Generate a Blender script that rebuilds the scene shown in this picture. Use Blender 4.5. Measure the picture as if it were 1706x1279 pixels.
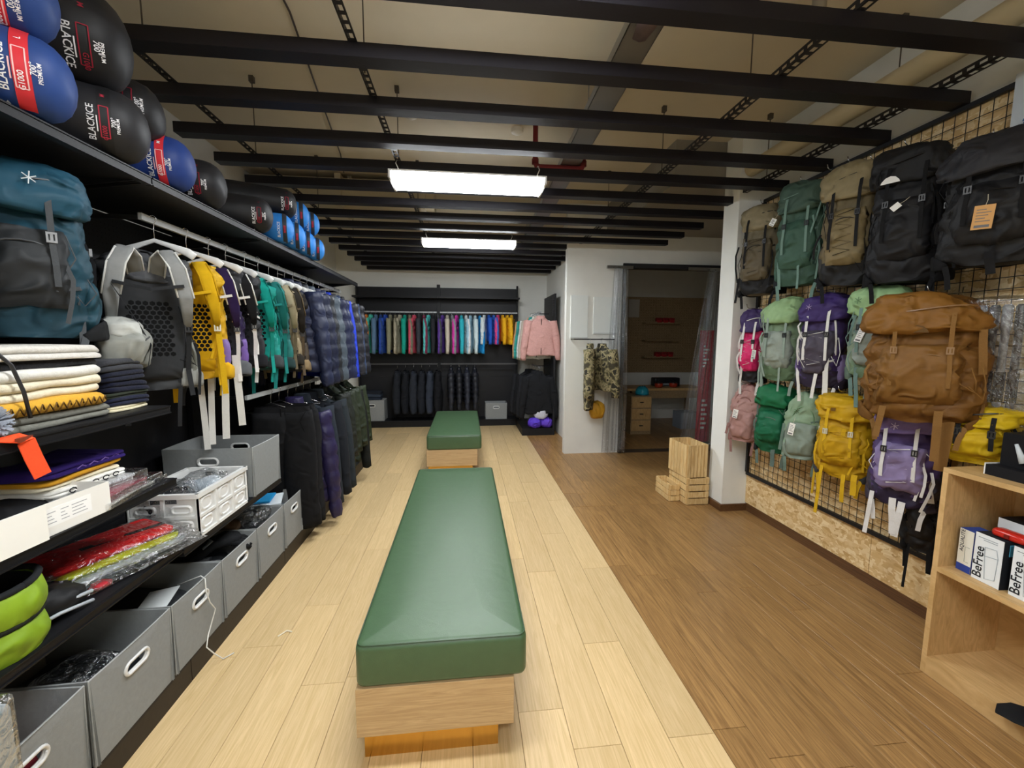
import bpy, math, random
from math import sin, cos, pi, radians, sqrt, atan2
from mathutils import Vector, Matrix, noise

for o in list(bpy.data.objects): bpy.data.objects.remove(o)
scene = bpy.context.scene
col = scene.collection

# ------------------------------------------------------------------ camera
cam_d = bpy.data.cameras.new('camera'); cam = bpy.data.objects.new('camera', cam_d); col.objects.link(cam)
cam_d.sensor_fit = 'HORIZONTAL'; cam_d.sensor_width = 36.0; cam_d.lens = 36.0*690/1706
cam_d.clip_start = .05
_y, _p, _r = radians(6.315), radians(-6.116), radians(0.248)
_fw = Vector((sin(_y)*cos(_p), cos(_y)*cos(_p), sin(_p))); _rt = Vector((cos(_y), -sin(_y), 0)); _up = _rt.cross(_fw)
_r2 = _rt*cos(_r) + _up*sin(_r); _u2 = -_rt*sin(_r) + _up*cos(_r)
_m = Matrix((_r2, _u2, -_fw)).transposed().to_4x4(); _m.translation = (0, 0, 1.6)
cam.matrix_world = _m
scene.camera = cam
# ------------------------------------------------------------------ world + exposure
wd = bpy.data.worlds.new('world'); scene.world = wd; wd.use_nodes = True
wd.node_tree.nodes['Background'].inputs[0].default_value = (.75, .85, 1, 1)
wd.node_tree.nodes['Background'].inputs[1].default_value = .25
scene.view_settings.view_transform = 'Standard'; scene.view_settings.look = 'None'
scene.view_settings.gamma = 1; scene.view_settings.use_curve_mapping = False
scene.view_settings.exposure = 1.8
LAMP_STRENGTH = 13.0
random.seed(7)

# ------------------------------------------------------------------ helpers
def lin(h):
    if not isinstance(h, str): return tuple(h)
    h = h.lstrip('#'); r = []
    for i in (0, 2, 4):
        c = int(h[i:i+2], 16)/255
        r.append(c/12.92 if c <= .04045 else ((c+.055)/1.055)**2.4)
    return tuple(r)

class MB:
    """collects geometry for one mesh"""
    def __init__(s): s.v = []; s.f = []
    def add(s, vs, fs):
        n = len(s.v); s.v += [tuple(v) for v in vs]; s.f += [tuple(i+n for i in f) for f in fs]; return s
    def box(s, c, d, rz=0, rx=0, ry=0):
        m = Matrix.Rotation(rz, 3, 'Z') @ Matrix.Rotation(ry, 3, 'Y') @ Matrix.Rotation(rx, 3, 'X'); c = Vector(c)
        vs = [c + m @ Vector((x*d[0]/2, y*d[1]/2, z*d[2]/2)) for x in (-1, 1) for y in (-1, 1) for z in (-1, 1)]
        return s.add(vs, [(0, 1, 3, 2), (4, 6, 7, 5), (0, 4, 5, 1), (2, 3, 7, 6), (0, 2, 6, 4), (1, 5, 7, 3)])
    def bb(s, a, b):
        return s.box([(a[i]+b[i])/2 for i in range(3)], [abs(b[i]-a[i]) for i in range(3)])
    def loft(s, rings, closed=True, cap=True):
        k = len(rings[0]); n = len(s.v)
        for r in rings: s.v += [tuple(p) for p in r]
        for i in range(len(rings)-1):
            for j in range(k if closed else k-1):
                a = n+i*k+j; b = n+i*k+(j+1) % k
                s.f.append((a, b, b+k, a+k))
        if cap:
            for i, rev in ((0, True), (len(rings)-1, False)):
                c = sum((Vector(p) for p in rings[i]), Vector())/k; ci = len(s.v); s.v.append(tuple(c))
                for j in range(k):
                    a = n+i*k+j; b = n+i*k+(j+1) % k
                    s.f.append((b, a, ci) if rev else (a, b, ci))
        return s
    def tube(s, path, r, seg=6, cap=True):
        path = [Vector(p) for p in path]; rings = []
        rs = r if isinstance(r, (list, tuple)) else [r]*len(path)
        up = None
        for i, p in enumerate(path):
            t = (path[min(i+1, len(path)-1)] - path[max(i-1, 0)])
            t = t.normalized() if t.length > 1e-9 else Vector((0, 0, 1))
            if up is None: up = Vector((0, 0, 1)) if abs(t.z) < .9 else Vector((1, 0, 0))
            x = t.cross(up)
            if x.length < 1e-6: x = t.cross(Vector((0, 1, .01)))
            x.normalize(); y = x.cross(t); up = y
            rings.append([p + (x*cos(2*pi*j/seg) + y*sin(2*pi*j/seg))*rs[i] for j in range(seg)])
        return s.loft(rings, True, cap)
    def ribbon(s, path, w, side, th=.003):
        """flat webbing along path; side = width direction(s)"""
        path = [Vector(p) for p in path]; rings = []
        ws = w if isinstance(w, (list, tuple)) else [w]*len(path)
        sd = side if isinstance(side, list) else [side]*len(path)
        for i, p in enumerate(path):
            t = (path[min(i+1, len(path)-1)] - path[max(i-1, 0)]).normalized()
            x = Vector(sd[i]); x = (x - t*x.dot(t)); x = x.normalized() if x.length > 1e-6 else t.orthogonal().normalized()
            n = t.cross(x)
            a = x*ws[i]/2; b = n*th/2
            rings.append([p-a-b, p+a-b, p+a+b, p-a+b])
        return s.loft(rings)
    def pad(s, path, w, side, th, seg=10):
        """padded strap: rounded section"""
        path = [Vector(p) for p in path]; rings = []
        ws = w if isinstance(w, (list, tuple)) else [w]*len(path)
        for i, p in enumerate(path):
            t = (path[min(i+1, len(path)-1)] - path[max(i-1, 0)]).normalized()
            x = Vector(side); x = x - t*x.dot(t); x = x.normalized() if x.length > 1e-6 else t.orthogonal().normalized()
            n = t.cross(x)
            rings.append([p + x*se(cos(2*pi*j/seg), .6)*ws[i]/2 + n*se(sin(2*pi*j/seg), .6)*th/2 for j in range(seg)])
        return s.loft(rings)
    def lathe(s, prof, c=(0, 0, 0), seg=20, axis='Z', cap=True):
        rings = []
        for r, z in prof:
            ring = []
            for j in range(seg):
                a = 2*pi*j/seg; p = (r*cos(a), r*sin(a), z)
                if axis == 'X': p = (z, r*cos(a), r*sin(a))
                if axis == 'Y': p = (r*sin(a), z, r*cos(a))
                ring.append((p[0]+c[0], p[1]+c[1], p[2]+c[2]))
            rings.append(ring)
        return s.loft(rings, True, cap)
    def wr(s, amp, sc, seed=0, fold=0., start=0, st=(1, 1, 1)):
        """cloth wrinkles: pushes vertices by smooth and ridged noise"""
        o = Vector((seed*3.7, seed*1.3, seed*2.1))
        n = len(s.v) - start
        if n <= 0: return s
        c = sum((Vector(v) for v in s.v[start:]), Vector())/n
        for i in range(start, len(s.v)):
            v = Vector(s.v[i]); q = Vector((v.x*sc*st[0], v.y*sc*st[1], v.z*sc*st[2])) + o
            d = noise.noise_vector(q)*amp
            if fold:
                r = 1-abs(noise.noise(q*1.7+o))*2.2 + .55*(1-abs(noise.noise(q*4.1-o))*2.4)
                e = v-c; e.z *= .3
                if e.length > 1e-5: d += e.normalized()*r*fold
            s.v[i] = tuple(v+d)
        return s
    def mesh(s, name, smooth=False):
        me = bpy.data.meshes.new(name); me.from_pydata(s.v, [], s.f); me.update()
        if smooth: me.polygons.foreach_set('use_smooth', [True]*len(me.polygons)); me.update()
        return me

def se(c, e): return math.copysign(abs(c)**e, c)
def ring(c, rx, ry, n=.75, seg=24, tilt=0.):
    """horizontal superellipse ring"""
    r = []
    for j in range(seg):
        a = 2*pi*j/seg; y = se(sin(a), n)*ry
        r.append((c[0]+se(cos(a), n)*rx, c[1]+y, c[2]+y*tilt))
    return r

def mk(name, me, mat, parent=None, color=None, loc=(0, 0, 0), rot=(0, 0, 0)):
    o = bpy.data.objects.new(name, me); col.objects.link(o)
    if mat is not None and not me.materials: me.materials.append(M[mat])
    if color is not None: o.color = (*lin(color), 1)
    o.parent = parent; o.location = loc; o.rotation_euler = rot
    return o
def ob(name, mb, mat, parent=None, color=None, smooth=False, loc=(0, 0, 0), rot=(0, 0, 0), sharp=None):
    me = mb.mesh(name, smooth)
    o = mk(name, me, mat, parent, color, loc, rot)
    if smooth and sharp: me.set_sharp_from_angle(angle=radians(sharp))
    return o
def tag(o, label, cat, group=None):
    o['label'] = label; o['category'] = cat
    if group: o['group'] = group
    return o
def thing(name, label, cat, loc=(0, 0, 0), rz=0, group=None, rot=None):
    o = bpy.data.objects.new(name, None); col.objects.link(o); o.empty_display_size = .05
    o.location = loc; o.rotation_euler = rot or (0, 0, rz)
    return tag(o, label, cat, group)
def struct(name, mb, mat, color=None, label=None, smooth=False):
    o = ob(name, mb, mat, None, color, smooth); o['kind'] = 'structure'
    if label: o['label'] = label
    return o
def kids(o): return [c for c in bpy.data.objects if c.parent == o]
def dup(root, loc, rz=None, label=None, recolor=None):
    r = root.copy(); col.objects.link(r); r.location = loc
    if rz is not None: r.rotation_euler = (0, 0, rz)
    if label: r['label'] = label
    for ch in root.children:
        c = ch.copy(); col.objects.link(c); c.parent = r
        if recolor and ch.name.split('.')[0] in recolor: c.color = (*lin(recolor[ch.name.split('.')[0]]), 1)
        for g in ch.children:
            d = g.copy(); col.objects.link(d); d.parent = c
    return r

_tc = {}
def text(body, size=1., align='CENTER', shear=0.):
    """flat lettering as (verts, faces) in the xy plane"""
    k = (body, align, shear)
    if k not in _tc:
        cu = bpy.data.curves.new('lettering', 'FONT'); cu.body = body; cu.align_x = align; cu.align_y = 'CENTER'
        cu.resolution_u = 2; cu.shear = shear; cu.offset = .012
        o = bpy.data.objects.new('lettering', cu); col.objects.link(o)
        bpy.context.view_layer.update()
        me = bpy.data.meshes.new_from_object(o.evaluated_get(bpy.context.evaluated_depsgraph_get()))
        _tc[k] = ([tuple(v.co) for v in me.vertices], [tuple(p.vertices) for p in me.polygons])
        bpy.data.objects.remove(o); bpy.data.curves.remove(cu); bpy.data.meshes.remove(me)
    v, f = _tc[k]
    return [(x*size, y*size) for x, y, z in v], f
def text_at(mb, body, size, o, ux, uy, lift=.0015, align='CENTER', shear=0.):
    v, f = text(body, size, align, shear); o = Vector(o); ux = Vector(ux).normalized(); uy = Vector(uy).normalized(); n = ux.cross(uy)
    mb.add([o+ux*a+uy*b+n*lift for a, b in v], f); return mb

# ------------------------------------------------------------------ materials
M = {}
def nodes(name):
    m = bpy.data.materials.new(name); m.use_nodes = True; M[name] = m
    nt = m.node_tree; b = nt.nodes['Principled BSDF']
    def N(t, **k):
        n = nt.nodes.new('ShaderNode'+t)
        for a, v in k.items(): setattr(n, a, v)
        return n
    return m, nt, b, N, nt.links.new
def cloth(name, rough=.85, bump=.25, sc=45., spec=.3, var=.25, sheen=0., weave=0., wsc=900., crease=0.):
    """fabric-like surface whose base colour is the object's own colour"""
    m, nt, b, N, L = nodes(name)
    oi = N('ObjectInfo'); tc = N('TexCoord')
    n1 = N('TexNoise'); n1.inputs['Scale'].default_value = sc; n1.inputs['Detail'].default_value = 4
    L(tc.outputs['Object'], n1.inputs['Vector'])
    mp = N('MapRange'); mp.inputs[3].default_value = 1-var; mp.inputs[4].default_value = 1+var
    L(n1.outputs['Fac'], mp.inputs[0])
    vm = N('VectorMath', operation='MULTIPLY'); L(oi.outputs['Color'], vm.inputs[0]); L(mp.outputs[0], vm.inputs[1])
    L(vm.outputs[0], b.inputs['Base Color'])
    b.inputs['Roughness'].default_value = rough; b.inputs['Specular IOR Level'].default_value = spec
    if sheen: b.inputs['Sheen Weight'].default_value = sheen
    if bump:
        bp = N('Bump'); bp.inputs['Strength'].default_value = bump; bp.inputs['Distance'].default_value = .05 if crease else .01
        n2 = N('TexNoise'); n2.inputs['Scale'].default_value = crease or sc*.5; n2.inputs['Detail'].default_value = 3; n2.inputs['Distortion'].default_value = .8
        if crease: n2.noise_type = 'RIDGED_MULTIFRACTAL'; n2.inputs['Roughness'].default_value = .6
        L(tc.outputs['Object'], n2.inputs['Vector'])
        L(n2.outputs['Fac'], bp.inputs['Height'])
        if weave:
            n3 = N('TexNoise'); n3.inputs['Scale'].default_value = wsc; L(tc.outputs['Object'], n3.inputs['Vector'])
            b2 = N('Bump'); b2.inputs['Strength'].default_value = weave; b2.inputs['Distance'].default_value = .002
            L(n3.outputs['Fac'], b2.inputs['Height']); L(bp.outputs[0], b2.inputs['Normal']); L(b2.outputs[0], b.inputs['Normal'])
        else: L(bp.outputs[0], b.inputs['Normal'])
    return m
cloth('nylon', .6, .9, 32, .3, .18, crease=10)
cloth('sackcloth', .55, .16, 30, .35, .1, crease=7)
cloth('fabric', .9, .4, 40, .2, .15, crease=9)
cloth('down', .5, .25, 50, .4, .15, crease=16)
cloth('knit', .95, .35, 90, .15, .15, .08, .6, 700)
cloth('felt', .9, .1, 60, .2, .1, 0, .35, 900)
cloth('webbing', .8, .15, 200, .25, .12, 0, .4, 1200)
cloth('leather', .36, .12, 25, .5, .1, 0, .25, 500)
cloth('plastic', .4, 0, 20, .5, .04)
cloth('gloss', .2, 0, 20, .5, .04)
cloth('paint', .6, .05, 6, .3, .05)
cloth('print', .7, 0, 10, .2, .02)
cloth('blackmetal', .5, .06, 40, .3, .15)
def metal(name, rough, c):
    m, nt, b, N, L = nodes(name)
    b.inputs['Metallic'].default_value = 1; b.inputs['Roughness'].default_value = rough; b.inputs['Base Color'].default_value = (*lin(c), 1)
metal('chrome', .22, '#c8c8c8'); metal('brass', .22, '#c89a4a'); metal('galv', .42, '#9a9c9c')
def film(name, tint, amt, rough=.08):
    m, nt, b, N, L = nodes(name)
    nt.nodes.remove(b); out = nt.nodes['Material Output']
    tr = N('BsdfTransparent'); tr.inputs[0].default_value = (*tint, 1)
    gl = N('BsdfGlossy'); gl.inputs['Roughness'].default_value = rough
    fr = N('LayerWeight'); fr.inputs[0].default_value = .35
    tc = N('TexCoord'); n1 = N('TexNoise'); n1.inputs['Scale'].default_value = 28; n1.inputs['Detail'].default_value = 3; n1.inputs['Distortion'].default_value = 1.5
    bp = N('Bump'); bp.inputs['Strength'].default_value = .8; bp.inputs['Distance'].default_value = .02
    L(tc.outputs['Object'], n1.inputs['Vector']); L(n1.outputs['Fac'], bp.inputs['Height']); L(bp.outputs[0], gl.inputs['Normal']); L(bp.outputs[0], fr.inputs['Normal'])
    mp = N('MapRange'); mp.inputs[3].default_value = amt*.5; mp.inputs[4].default_value = min(1, amt*3.2); L(fr.outputs['Facing'], mp.inputs[0])
    mx = N('MixShader'); L(mp.outputs[0], mx.inputs[0]); L(tr.outputs[0], mx.inputs[1]); L(gl.outputs[0], mx.inputs[2]); L(mx.outputs[0], out.inputs[0])
film('film', (.94, .95, .96), .24); film('pvc', (.84, .86, .88), .26, .12)
def wood(name, c1, c2, scale=(2, 40, 40), rough=.45, objrand=True, dist=2.5, spec=.4, axis=1):
    """wood grain running along the object's long axis"""
    m, nt, b, N, L = nodes(name)
    tc = N('TexCoord'); oi = N('ObjectInfo'); mp = N('Mapping')
    mp.inputs['Scale'].default_value = scale
    ad = N('VectorMath', operation='ADD'); sc = N('VectorMath', operation='SCALE'); cb = N('CombineXYZ')
    for i in range(3): L(oi.outputs['Random'], cb.inputs[i])
    L(cb.outputs[0], sc.inputs[0]); sc.inputs['Scale'].default_value = 37.
    L(tc.outputs['Object'], ad.inputs[0]); L(sc.outputs[0], ad.inputs[1]); L(ad.outputs[0], mp.inputs['Vector'])
    n1 = N('TexNoise'); n1.inputs['Scale'].default_value = 1; n1.inputs['Detail'].default_value = 6; n1.inputs['Distortion'].default_value = dist; n1.inputs['Roughness'].default_value = .6
    L(mp.outputs[0], n1.inputs['Vector'])
    cr = N('ValToRGB'); cr.color_ramp.elements[0].position = .34; cr.color_ramp.elements[1].position = .66
    cr.color_ramp.elements[0].color = (*lin(c1), 1); cr.color_ramp.elements[1].color = (*lin(c2), 1)
    L(n1.outputs['Fac'], cr.inputs[0])
    m2 = N('MapRange'); m2.inputs[3].default_value = .9; m2.inputs[4].default_value = 1.08; L(oi.outputs['Random'], m2.inputs[0])
    vm = N('VectorMath', operation='MULTIPLY'); L(cr.outputs[0], vm.inputs[0]); L(m2.outputs[0], vm.inputs[1]); L(vm.outputs[0], b.inputs['Base Color'])
    b.inputs['Roughness'].default_value = rough; b.inputs['Specular IOR Level'].default_value = spec
    bp = N('Bump'); bp.inputs['Strength'].default_value = .08; bp.inputs['Distance'].default_value = .004; L(n1.outputs['Fac'], bp.inputs['Height']); L(bp.outputs[0], b.inputs['Normal'])
wood('oak_light', '#c9ac7a', '#dcc092', (55, 2.2, 30), .36)
wood('walnut', '#7e5d38', '#ad8653', (38, 1.8, 30), .33)
wood('oak_bench', '#b2936a', '#c9ab80', (3, 60, 60), .45)
wood('oak_bench_y', '#b2936a', '#c9ab80', (60, 3, 60), .45)
wood('rubberwood', '#b8945f', '#d0ac78', (26, 3, 6), .45)
wood('pine', '#cfa76a', '#ead09a', (30, 30, 3), .6)
wood('brown_trim', '#4e3522', '#6d4c30', (60, 2, 60), .35)
wood('grey_plank', '#86704f', '#a68d6a', (20, 3, 20), .6)
def osb():
    m, nt, b, N, L = nodes('osb')
    tc = N('TexCoord'); cs = []; hs = []
    for k, (rx, s) in enumerate(((0, 1), (.9, 1.3), (2.0, .85))):
        mp = N('Mapping'); mp.inputs['Rotation'].default_value = (rx, 0, 0); mp.inputs['Scale'].default_value = (2, 13*s, 36*s)
        nz = N('TexNoise'); nz.inputs['Scale'].default_value = 3; L(tc.outputs['Object'], nz.inputs['Vector'])
        ad = N('VectorMath', operation='MULTIPLY_ADD'); L(nz.outputs['Color'], ad.inputs[0]); ad.inputs[1].default_value = (.06, .06, .06); L(tc.outputs['Object'], ad.inputs[2])
        L(ad.outputs[0], mp.inputs['Vector'])
        vo = N('TexVoronoi'); vo.inputs['Scale'].default_value = 1.; L(mp.outputs[0], vo.inputs['Vector'])
        sx = N('SeparateXYZ'); L(vo.outputs['Color'], sx.inputs[0])
        cr = N('ValToRGB'); e = cr.color_ramp.elements
        e[0].position = 0; e[0].color = (*lin('#c39c62'), 1); e[1].position = 1; e[1].color = (*lin('#f0d9ac'), 1)
        x = e.new(.25); x.color = (*lin('#d6b27a'), 1); x = e.new(.6); x.color = (*lin('#e2c592'), 1)
        L(sx.outputs[0], cr.inputs[0]); cs.append(cr.outputs[0]); hs.append(sx.outputs[1])
    f1 = N('TexNoise'); f1.inputs['Scale'].default_value = 16; L(tc.outputs['Object'], f1.inputs['Vector'])
    g1 = N('Math', operation='GREATER_THAN'); g1.inputs[1].default_value = .5; L(f1.outputs['Fac'], g1.inputs[0])
    f2 = N('TexNoise'); f2.inputs['Scale'].default_value = 21; L(f1.outputs['Color'], f2.inputs['Vector']); L(tc.outputs['Object'], f2.inputs['Vector'])
    g2 = N('Math', operation='GREATER_THAN'); g2.inputs[1].default_value = .54; L(f2.outputs['Fac'], g2.inputs[0])
    a = N('MixRGB'); L(g1.outputs[0], a.inputs[0]); L(cs[0], a.inputs[1]); L(cs[1], a.inputs[2])
    a2 = N('MixRGB'); L(g2.outputs[0], a2.inputs[0]); L(a.outputs[0], a2.inputs[1]); L(cs[2], a2.inputs[2])
    L(a2.outputs[0], b.inputs['Base Color']); b.inputs['Roughness'].default_value = .6
    bp = N('Bump'); bp.inputs['Strength'].default_value = .3; bp.inputs['Distance'].default_value = .003; L(hs[0], bp.inputs['Height']); L(bp.outputs[0], b.inputs['Normal'])
osb()
def camo():
    m, nt, b, N, L = nodes('camo'); tc = N('TexCoord'); n = N('TexNoise'); n.inputs['Scale'].default_value = 14; n.inputs['Detail'].default_value = 2
    L(tc.outputs['Object'], n.inputs['Vector']); cr = N('ValToRGB'); cr.color_ramp.interpolation = 'CONSTANT'; e = cr.color_ramp.elements
    e[0].color = (*lin('#3f3a2a'), 1); e[1].position = .42; e[1].color = (*lin('#6f6848'), 1)
    x = e.new(.5); x.color = (*lin('#9a8f6c'), 1); x = e.new(.58); x.color = (*lin('#2c2a20'), 1)
    L(n.outputs['Fac'], cr.inputs[0]); L(cr.outputs[0], b.inputs['Base Color']); b.inputs['Roughness'].default_value = .9
camo()
def emit(name, c, s):
    m, nt, b, N, L = nodes(name); b.inputs['Base Color'].default_value = (1, 1, 1, 1)
    b.inputs['Emission Color'].default_value = (*c, 1); b.inputs['Emission Strength'].default_value = s
emit('led', (.93, .97, 1.), LAMP_STRENGTH)
# ================================================================== STRUCTURE
XL, XR, YB, YF, ZC = -2.35, 2.65, 8.05, -1.6, 3.4
WALLC = '#e4e4de'; CEILC = '#cdc1a8'
# floor slab with separate planks
fl = struct('floor', MB().bb((XL-.1, YF-.1, -.08), (5.3, YB+.1, -.012)), 'paint', '#4a3a28', 'wooden plank floor, pale oak on the left and walnut on the right')
_pc = {}
def plank(x0, x1, y0, y1, mat):
    k = (round(x1-x0, 4), round(y1-y0, 4), mat)
    if k not in _pc:
        w, l = (x1-x0)/2-.0008, (y1-y0)/2-.0008; b = .0013
        m = MB().add([(-w, -l, -.012), (w, -l, -.012), (w, l, -.012), (-w, l, -.012), (-w, -l, -b), (w, -l, -b), (w, l, -b), (-w, l, -b),
                      (-w+b, -l+b, 0), (w-b, -l+b, 0), (w-b, l-b, 0), (-w+b, l-b, 0)],
                     [(0, 1, 5, 4), (1, 2, 6, 5), (2, 3, 7, 6), (3, 0, 4, 7), (4, 5, 9, 8), (5, 6, 10, 9), (6, 7, 11, 10), (7, 4, 8, 11), (8, 9, 10, 11)])
        _pc[k] = m.mesh('plank')
    mk('plank', _pc[k], mat, fl, None, ((x0+x1)/2, (y0+y1)/2, 0))
def planks(xa, xb, n, mat, ylo, yhi, L, seed):
    rr = random.Random(seed); w = (xb-xa)/n
    for i in range(n):
        y = ylo - rr.random()*L*.9
        while y < yhi:
            a, b = max(y, ylo), min(y+L, yhi)
            if b-a > .05: plank(xa+i*w, xa+(i+1)*w, round(a, 3), round(b, 3), mat)
            y += L
planks(XL, 1.0, 17, 'oak_light', YF, YB, 1.25, 3)
planks(1.0, XR, 11, 'walnut', YF, 3.75, 1.25, 5)
planks(1.0, 5.2, 28, 'walnut', 3.75, YB, 1.25, 6)
struct('ceiling', MB().bb((XL-.1, YF-.1, ZC), (5.3, YB+.1, ZC+.1)), 'paint', CEILC)
struct('wall_left', MB().bb((XL-.1, YF-.1, 0), (XL, YB+.1, ZC)), 'paint', WALLC)
struct('wall_front', MB().bb((XL, YF-.1, 0), (5.3, YF, ZC)), 'paint', WALLC)
struct('wall_back', MB().bb((XL, YB, 0), (5.3, YB+.1, ZC)), 'paint', WALLC)
struct('wall_right', MB().bb((XR, YF-.1, 0), (XR+.1, 3.75, ZC)), 'paint', WALLC)
struct('wall_alcove', MB().bb((XR+.1, 3.65, 0), (5.2, 3.75, ZC)), 'paint', WALLC)
struct('wall_far_right', MB().bb((5.2, 3.65, 0), (5.3, YB, ZC)), 'paint', WALLC)
struct('column', MB().bb((2.385, 3.53, 0), (XR, 3.75, ZC)), 'paint', '#eef0ec', 'white square column at the end of the mesh wall')
# partition with the workshop opening
struct('wall_partition', MB().bb((1.36, 5.6, 0), (2.14, 5.7, ZC)).bb((2.14, 5.6, 2.62), (5.2, 5.7, ZC)).bb((3.98, 5.6, 0), (5.2, 5.7, 2.62)), 'paint', WALLC)
struct('wall_partition_side', MB().bb((1.56, 5.7, 0), (1.64, YB, ZC)), 'paint', WALLC)
struct('soffit', MB().bb((1.9, 3.76, 3.02), (5.2, 5.6, ZC)), 'paint', '#8a8478', 'dropped grey ceiling section beyond the column')
struct('door_1', MB().bb((2.14, 5.57, 0), (2.18, 5.72, 2.62)).bb((3.94, 5.57, 0), (3.98, 5.72, 2.62)).bb((2.14, 5.57, 2.58), (3.98, 5.72, 2.64)), 'blackmetal', '#2a2a2c', 'dark frame of the opening into the back workshop')
struct('threshold', MB().bb((2.14, 5.57, 0), (3.98, 5.72, .008)), 'blackmetal', '#3a3028')
# baseboards
struct('baseboard_right', MB().bb((2.628, YF, 0), (2.65, 3.53, .075)), 'brown_trim')
struct('baseboard_column', MB().bb((2.365, 3.512, 0), (2.628, 3.53, .065)).bb((2.365, 3.53, 0), (2.385, 3.77, .065)), 'brown_trim')
# OSB boards on the right wall
ow = struct('trim_1', MB().bb((2.640, -.62, .075), (2.65, 3.53, 2.822)), 'paint', '#4a3418', 'wood strand board cladding of the right wall')
for (a, b) in ((2.31, 3.528), (1.088, 2.306), (-.134, 1.084)):
    ob('board', MB().bb((2.622, a, .077), (2.64, b, 2.82)), 'osb', ow)
struct('trim_2', MB().bb((2.62, -.62, 2.825), (2.65, 3.53, 2.85)), 'paint', '#d8d8d4', 'pale capping strip above the strand board')

# ================================================================== SUSPENDED CEILING
rr = random.Random(11)
sl_me = MB().bb((-1.72, 0, -.03), (2.59, .082, .03)).mesh('slat')
NS = 16
ordw = ['nearest', 'second', 'third', 'fourth', 'fifth', 'sixth', 'seventh', 'eighth', 'ninth', 'tenth', 'eleventh', 'twelfth', 'thirteenth', 'fourteenth', 'fifteenth', 'farthest', 'seventeenth', 'eighteenth']
for k in range(NS):
    o = mk('ceiling_slat', sl_me, 'blackmetal', None, '#131118', (0, 1.6+.4035*k, 2.85))
    tag(o, f'{ordw[k]} long black slat hung across under the ceiling', 'slat', 'black slats hung under the ceiling')
# slotted steel angles running over the slats
def angle_strip(x, y0, y1, label):
    m = MB(); z = 2.882
    n = int((y1-y0)/.05)
    m.bb((x-.02, y0, z), (x-.012, y1, z+.003)).bb((x+.012, y0, z), (x+.02, y1, z+.003))
    m.bb((x-.02, y0, z), (x-.017, y1, z+.012)).bb((x-.02, y0, z+.026), (x-.017, y1, z+.038))
    for i in range(n+1):
        y = y0+(y1-y0)*i/n
        m.bb((x-.012, y-.009, z), (x+.012, y+.009, z+.003)).bb((x-.02, y-.009, z+.012), (x-.017, y+.009, z+.026))
    tag(ob('slotted_angle', m, 'blackmetal', None, '#232226'), label, 'steel rail', 'slotted steel rails over the ceiling slats')
rod_me = MB().tube([(0, 0, 0), (0, 0, ZC-2.885)], .0035, 5).bb((-.015, -.015, ZC-2.925), (.015, .015, ZC-2.885)).mesh('hanger_rod')
names = {-1.46: 'over the sleeping bag shelf', -.48: 'left of the lit lamp', 1.54: 'right of the grey cable tray', 2.43: 'beside the mesh wall'}
for x, nm in names.items():
    y1 = 3.62 if x > 2 else 7.9
    angle_strip(x, 1.3, y1, f'black slotted steel rail running front to back {nm}')
    for i, y in enumerate([yy for yy in (2.23, 3.25, 4.5, 5.8) if yy < y1]):
        tag(mk('hanger_rod', rod_me, 'blackmetal', None, '#4a4238', (x, y+(.02 if x > 0 else 0), 2.885)),
            f'{ordw[i]} thin threaded rod holding the slotted rail {nm}', 'rod', 'threaded rods of the hung ceiling')
# lamps
def led_lamp(x, y, label):
    t = thing('led_panel_lamp', label, 'lamp', (x, y, 2.79), 0, 'long white lamps under the slats')
    m = MB(); 
    m.bb((-.58, -.15, .016), (.58, .15, .028)).bb((-.58, -.15, -.03), (-.565, .15, .016)).bb((.565, -.15, -.03), (.58, .15, .016))
    ob('housing', m, 'paint', t, '#e8e8e8')
    m = MB()     # wrap-around milky cover that also sheds light sideways
    m.loft([[(x, -.148, .016), (x, -.142, -.012), (x, -.12, -.03), (x, 0, -.036), (x, .12, -.03), (x, .142, -.012), (x, .148, .016)] for x in (-.564, .564)])
    ob('diffuser', m, 'led', t)
    for s in (-1, 1):
        ob('hanging_wire', MB().tube([(s*.5, -.15, .015), (s*.52, -.17, .06), (s*.52, -.1, .115), (s*.52, .1, .115), (s*.5, .15, .02)], .003, 5), 'plastic', t, '#e8e8e8')
led_lamp(.03, 3.35, 'bright white lamp panel under the black slats, in full view')
led_lamp(.05, 5.37, 'white lamp panel under the slats above the farther green bench')
led_lamp(.05, 1.22, 'white lamp panel straight overhead near the camera')
led_lamp(.05, -.85, 'white lamp panel behind the camera, middle row')
# services above the slats
t = thing('cable_tray', 'grey galvanised cable tray above the slats', 'cable tray', (.82, 1.75, 3.02), radians(-1.2))
ob('channel', MB().bb((-.08, 0, 0), (.08, 6., .004)).bb((-.08, 0, 0), (-.076, 6., .05)).bb((.076, 0, 0), (.08, 6., .05)), 'galv', t)
m = MB(); m.tube([(0, -.12, .06), (0, .1, .05), (0, .3, .05)], [.06, .085, .06], 12); m.wr(.02, 12, 3)
ob('wrapped_end', m, 'fabric', t, '#7d6f74', True)
for y in (1.2, 2.9, 4.6): ob('hanger', MB().tube([(0, y, 0), (0, y, .38)], .004, 5), 'galv', t)
t = thing('sprinkler_pipe', 'dark red sprinkler pipe bent into a U above the slats', 'pipe', (.57, 3.5, 3.0))
ob('pipe', MB().tube([(0, 0, .4), (0, 0, .04), (.01, 0, .01), (.04, 0, 0), (.36, 0, 0), (.39, 0, .01), (.4, 0, .04), (.4, 0, .4)], .021, 10), 'paint', t, '#7c2a2c', True)
for x in (0, .4): ob('collar', MB().lathe([(.028, .02), (.028, .06)], (x, 0, 0), 10), 'paint', t, '#6a2022', True)
ob('nozzle', MB().lathe([(.02, .0), (.014, -.03), (.025, -.034), (.025, -.037)], (.36, 0, -.02), 10), 'chrome', t)
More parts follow.
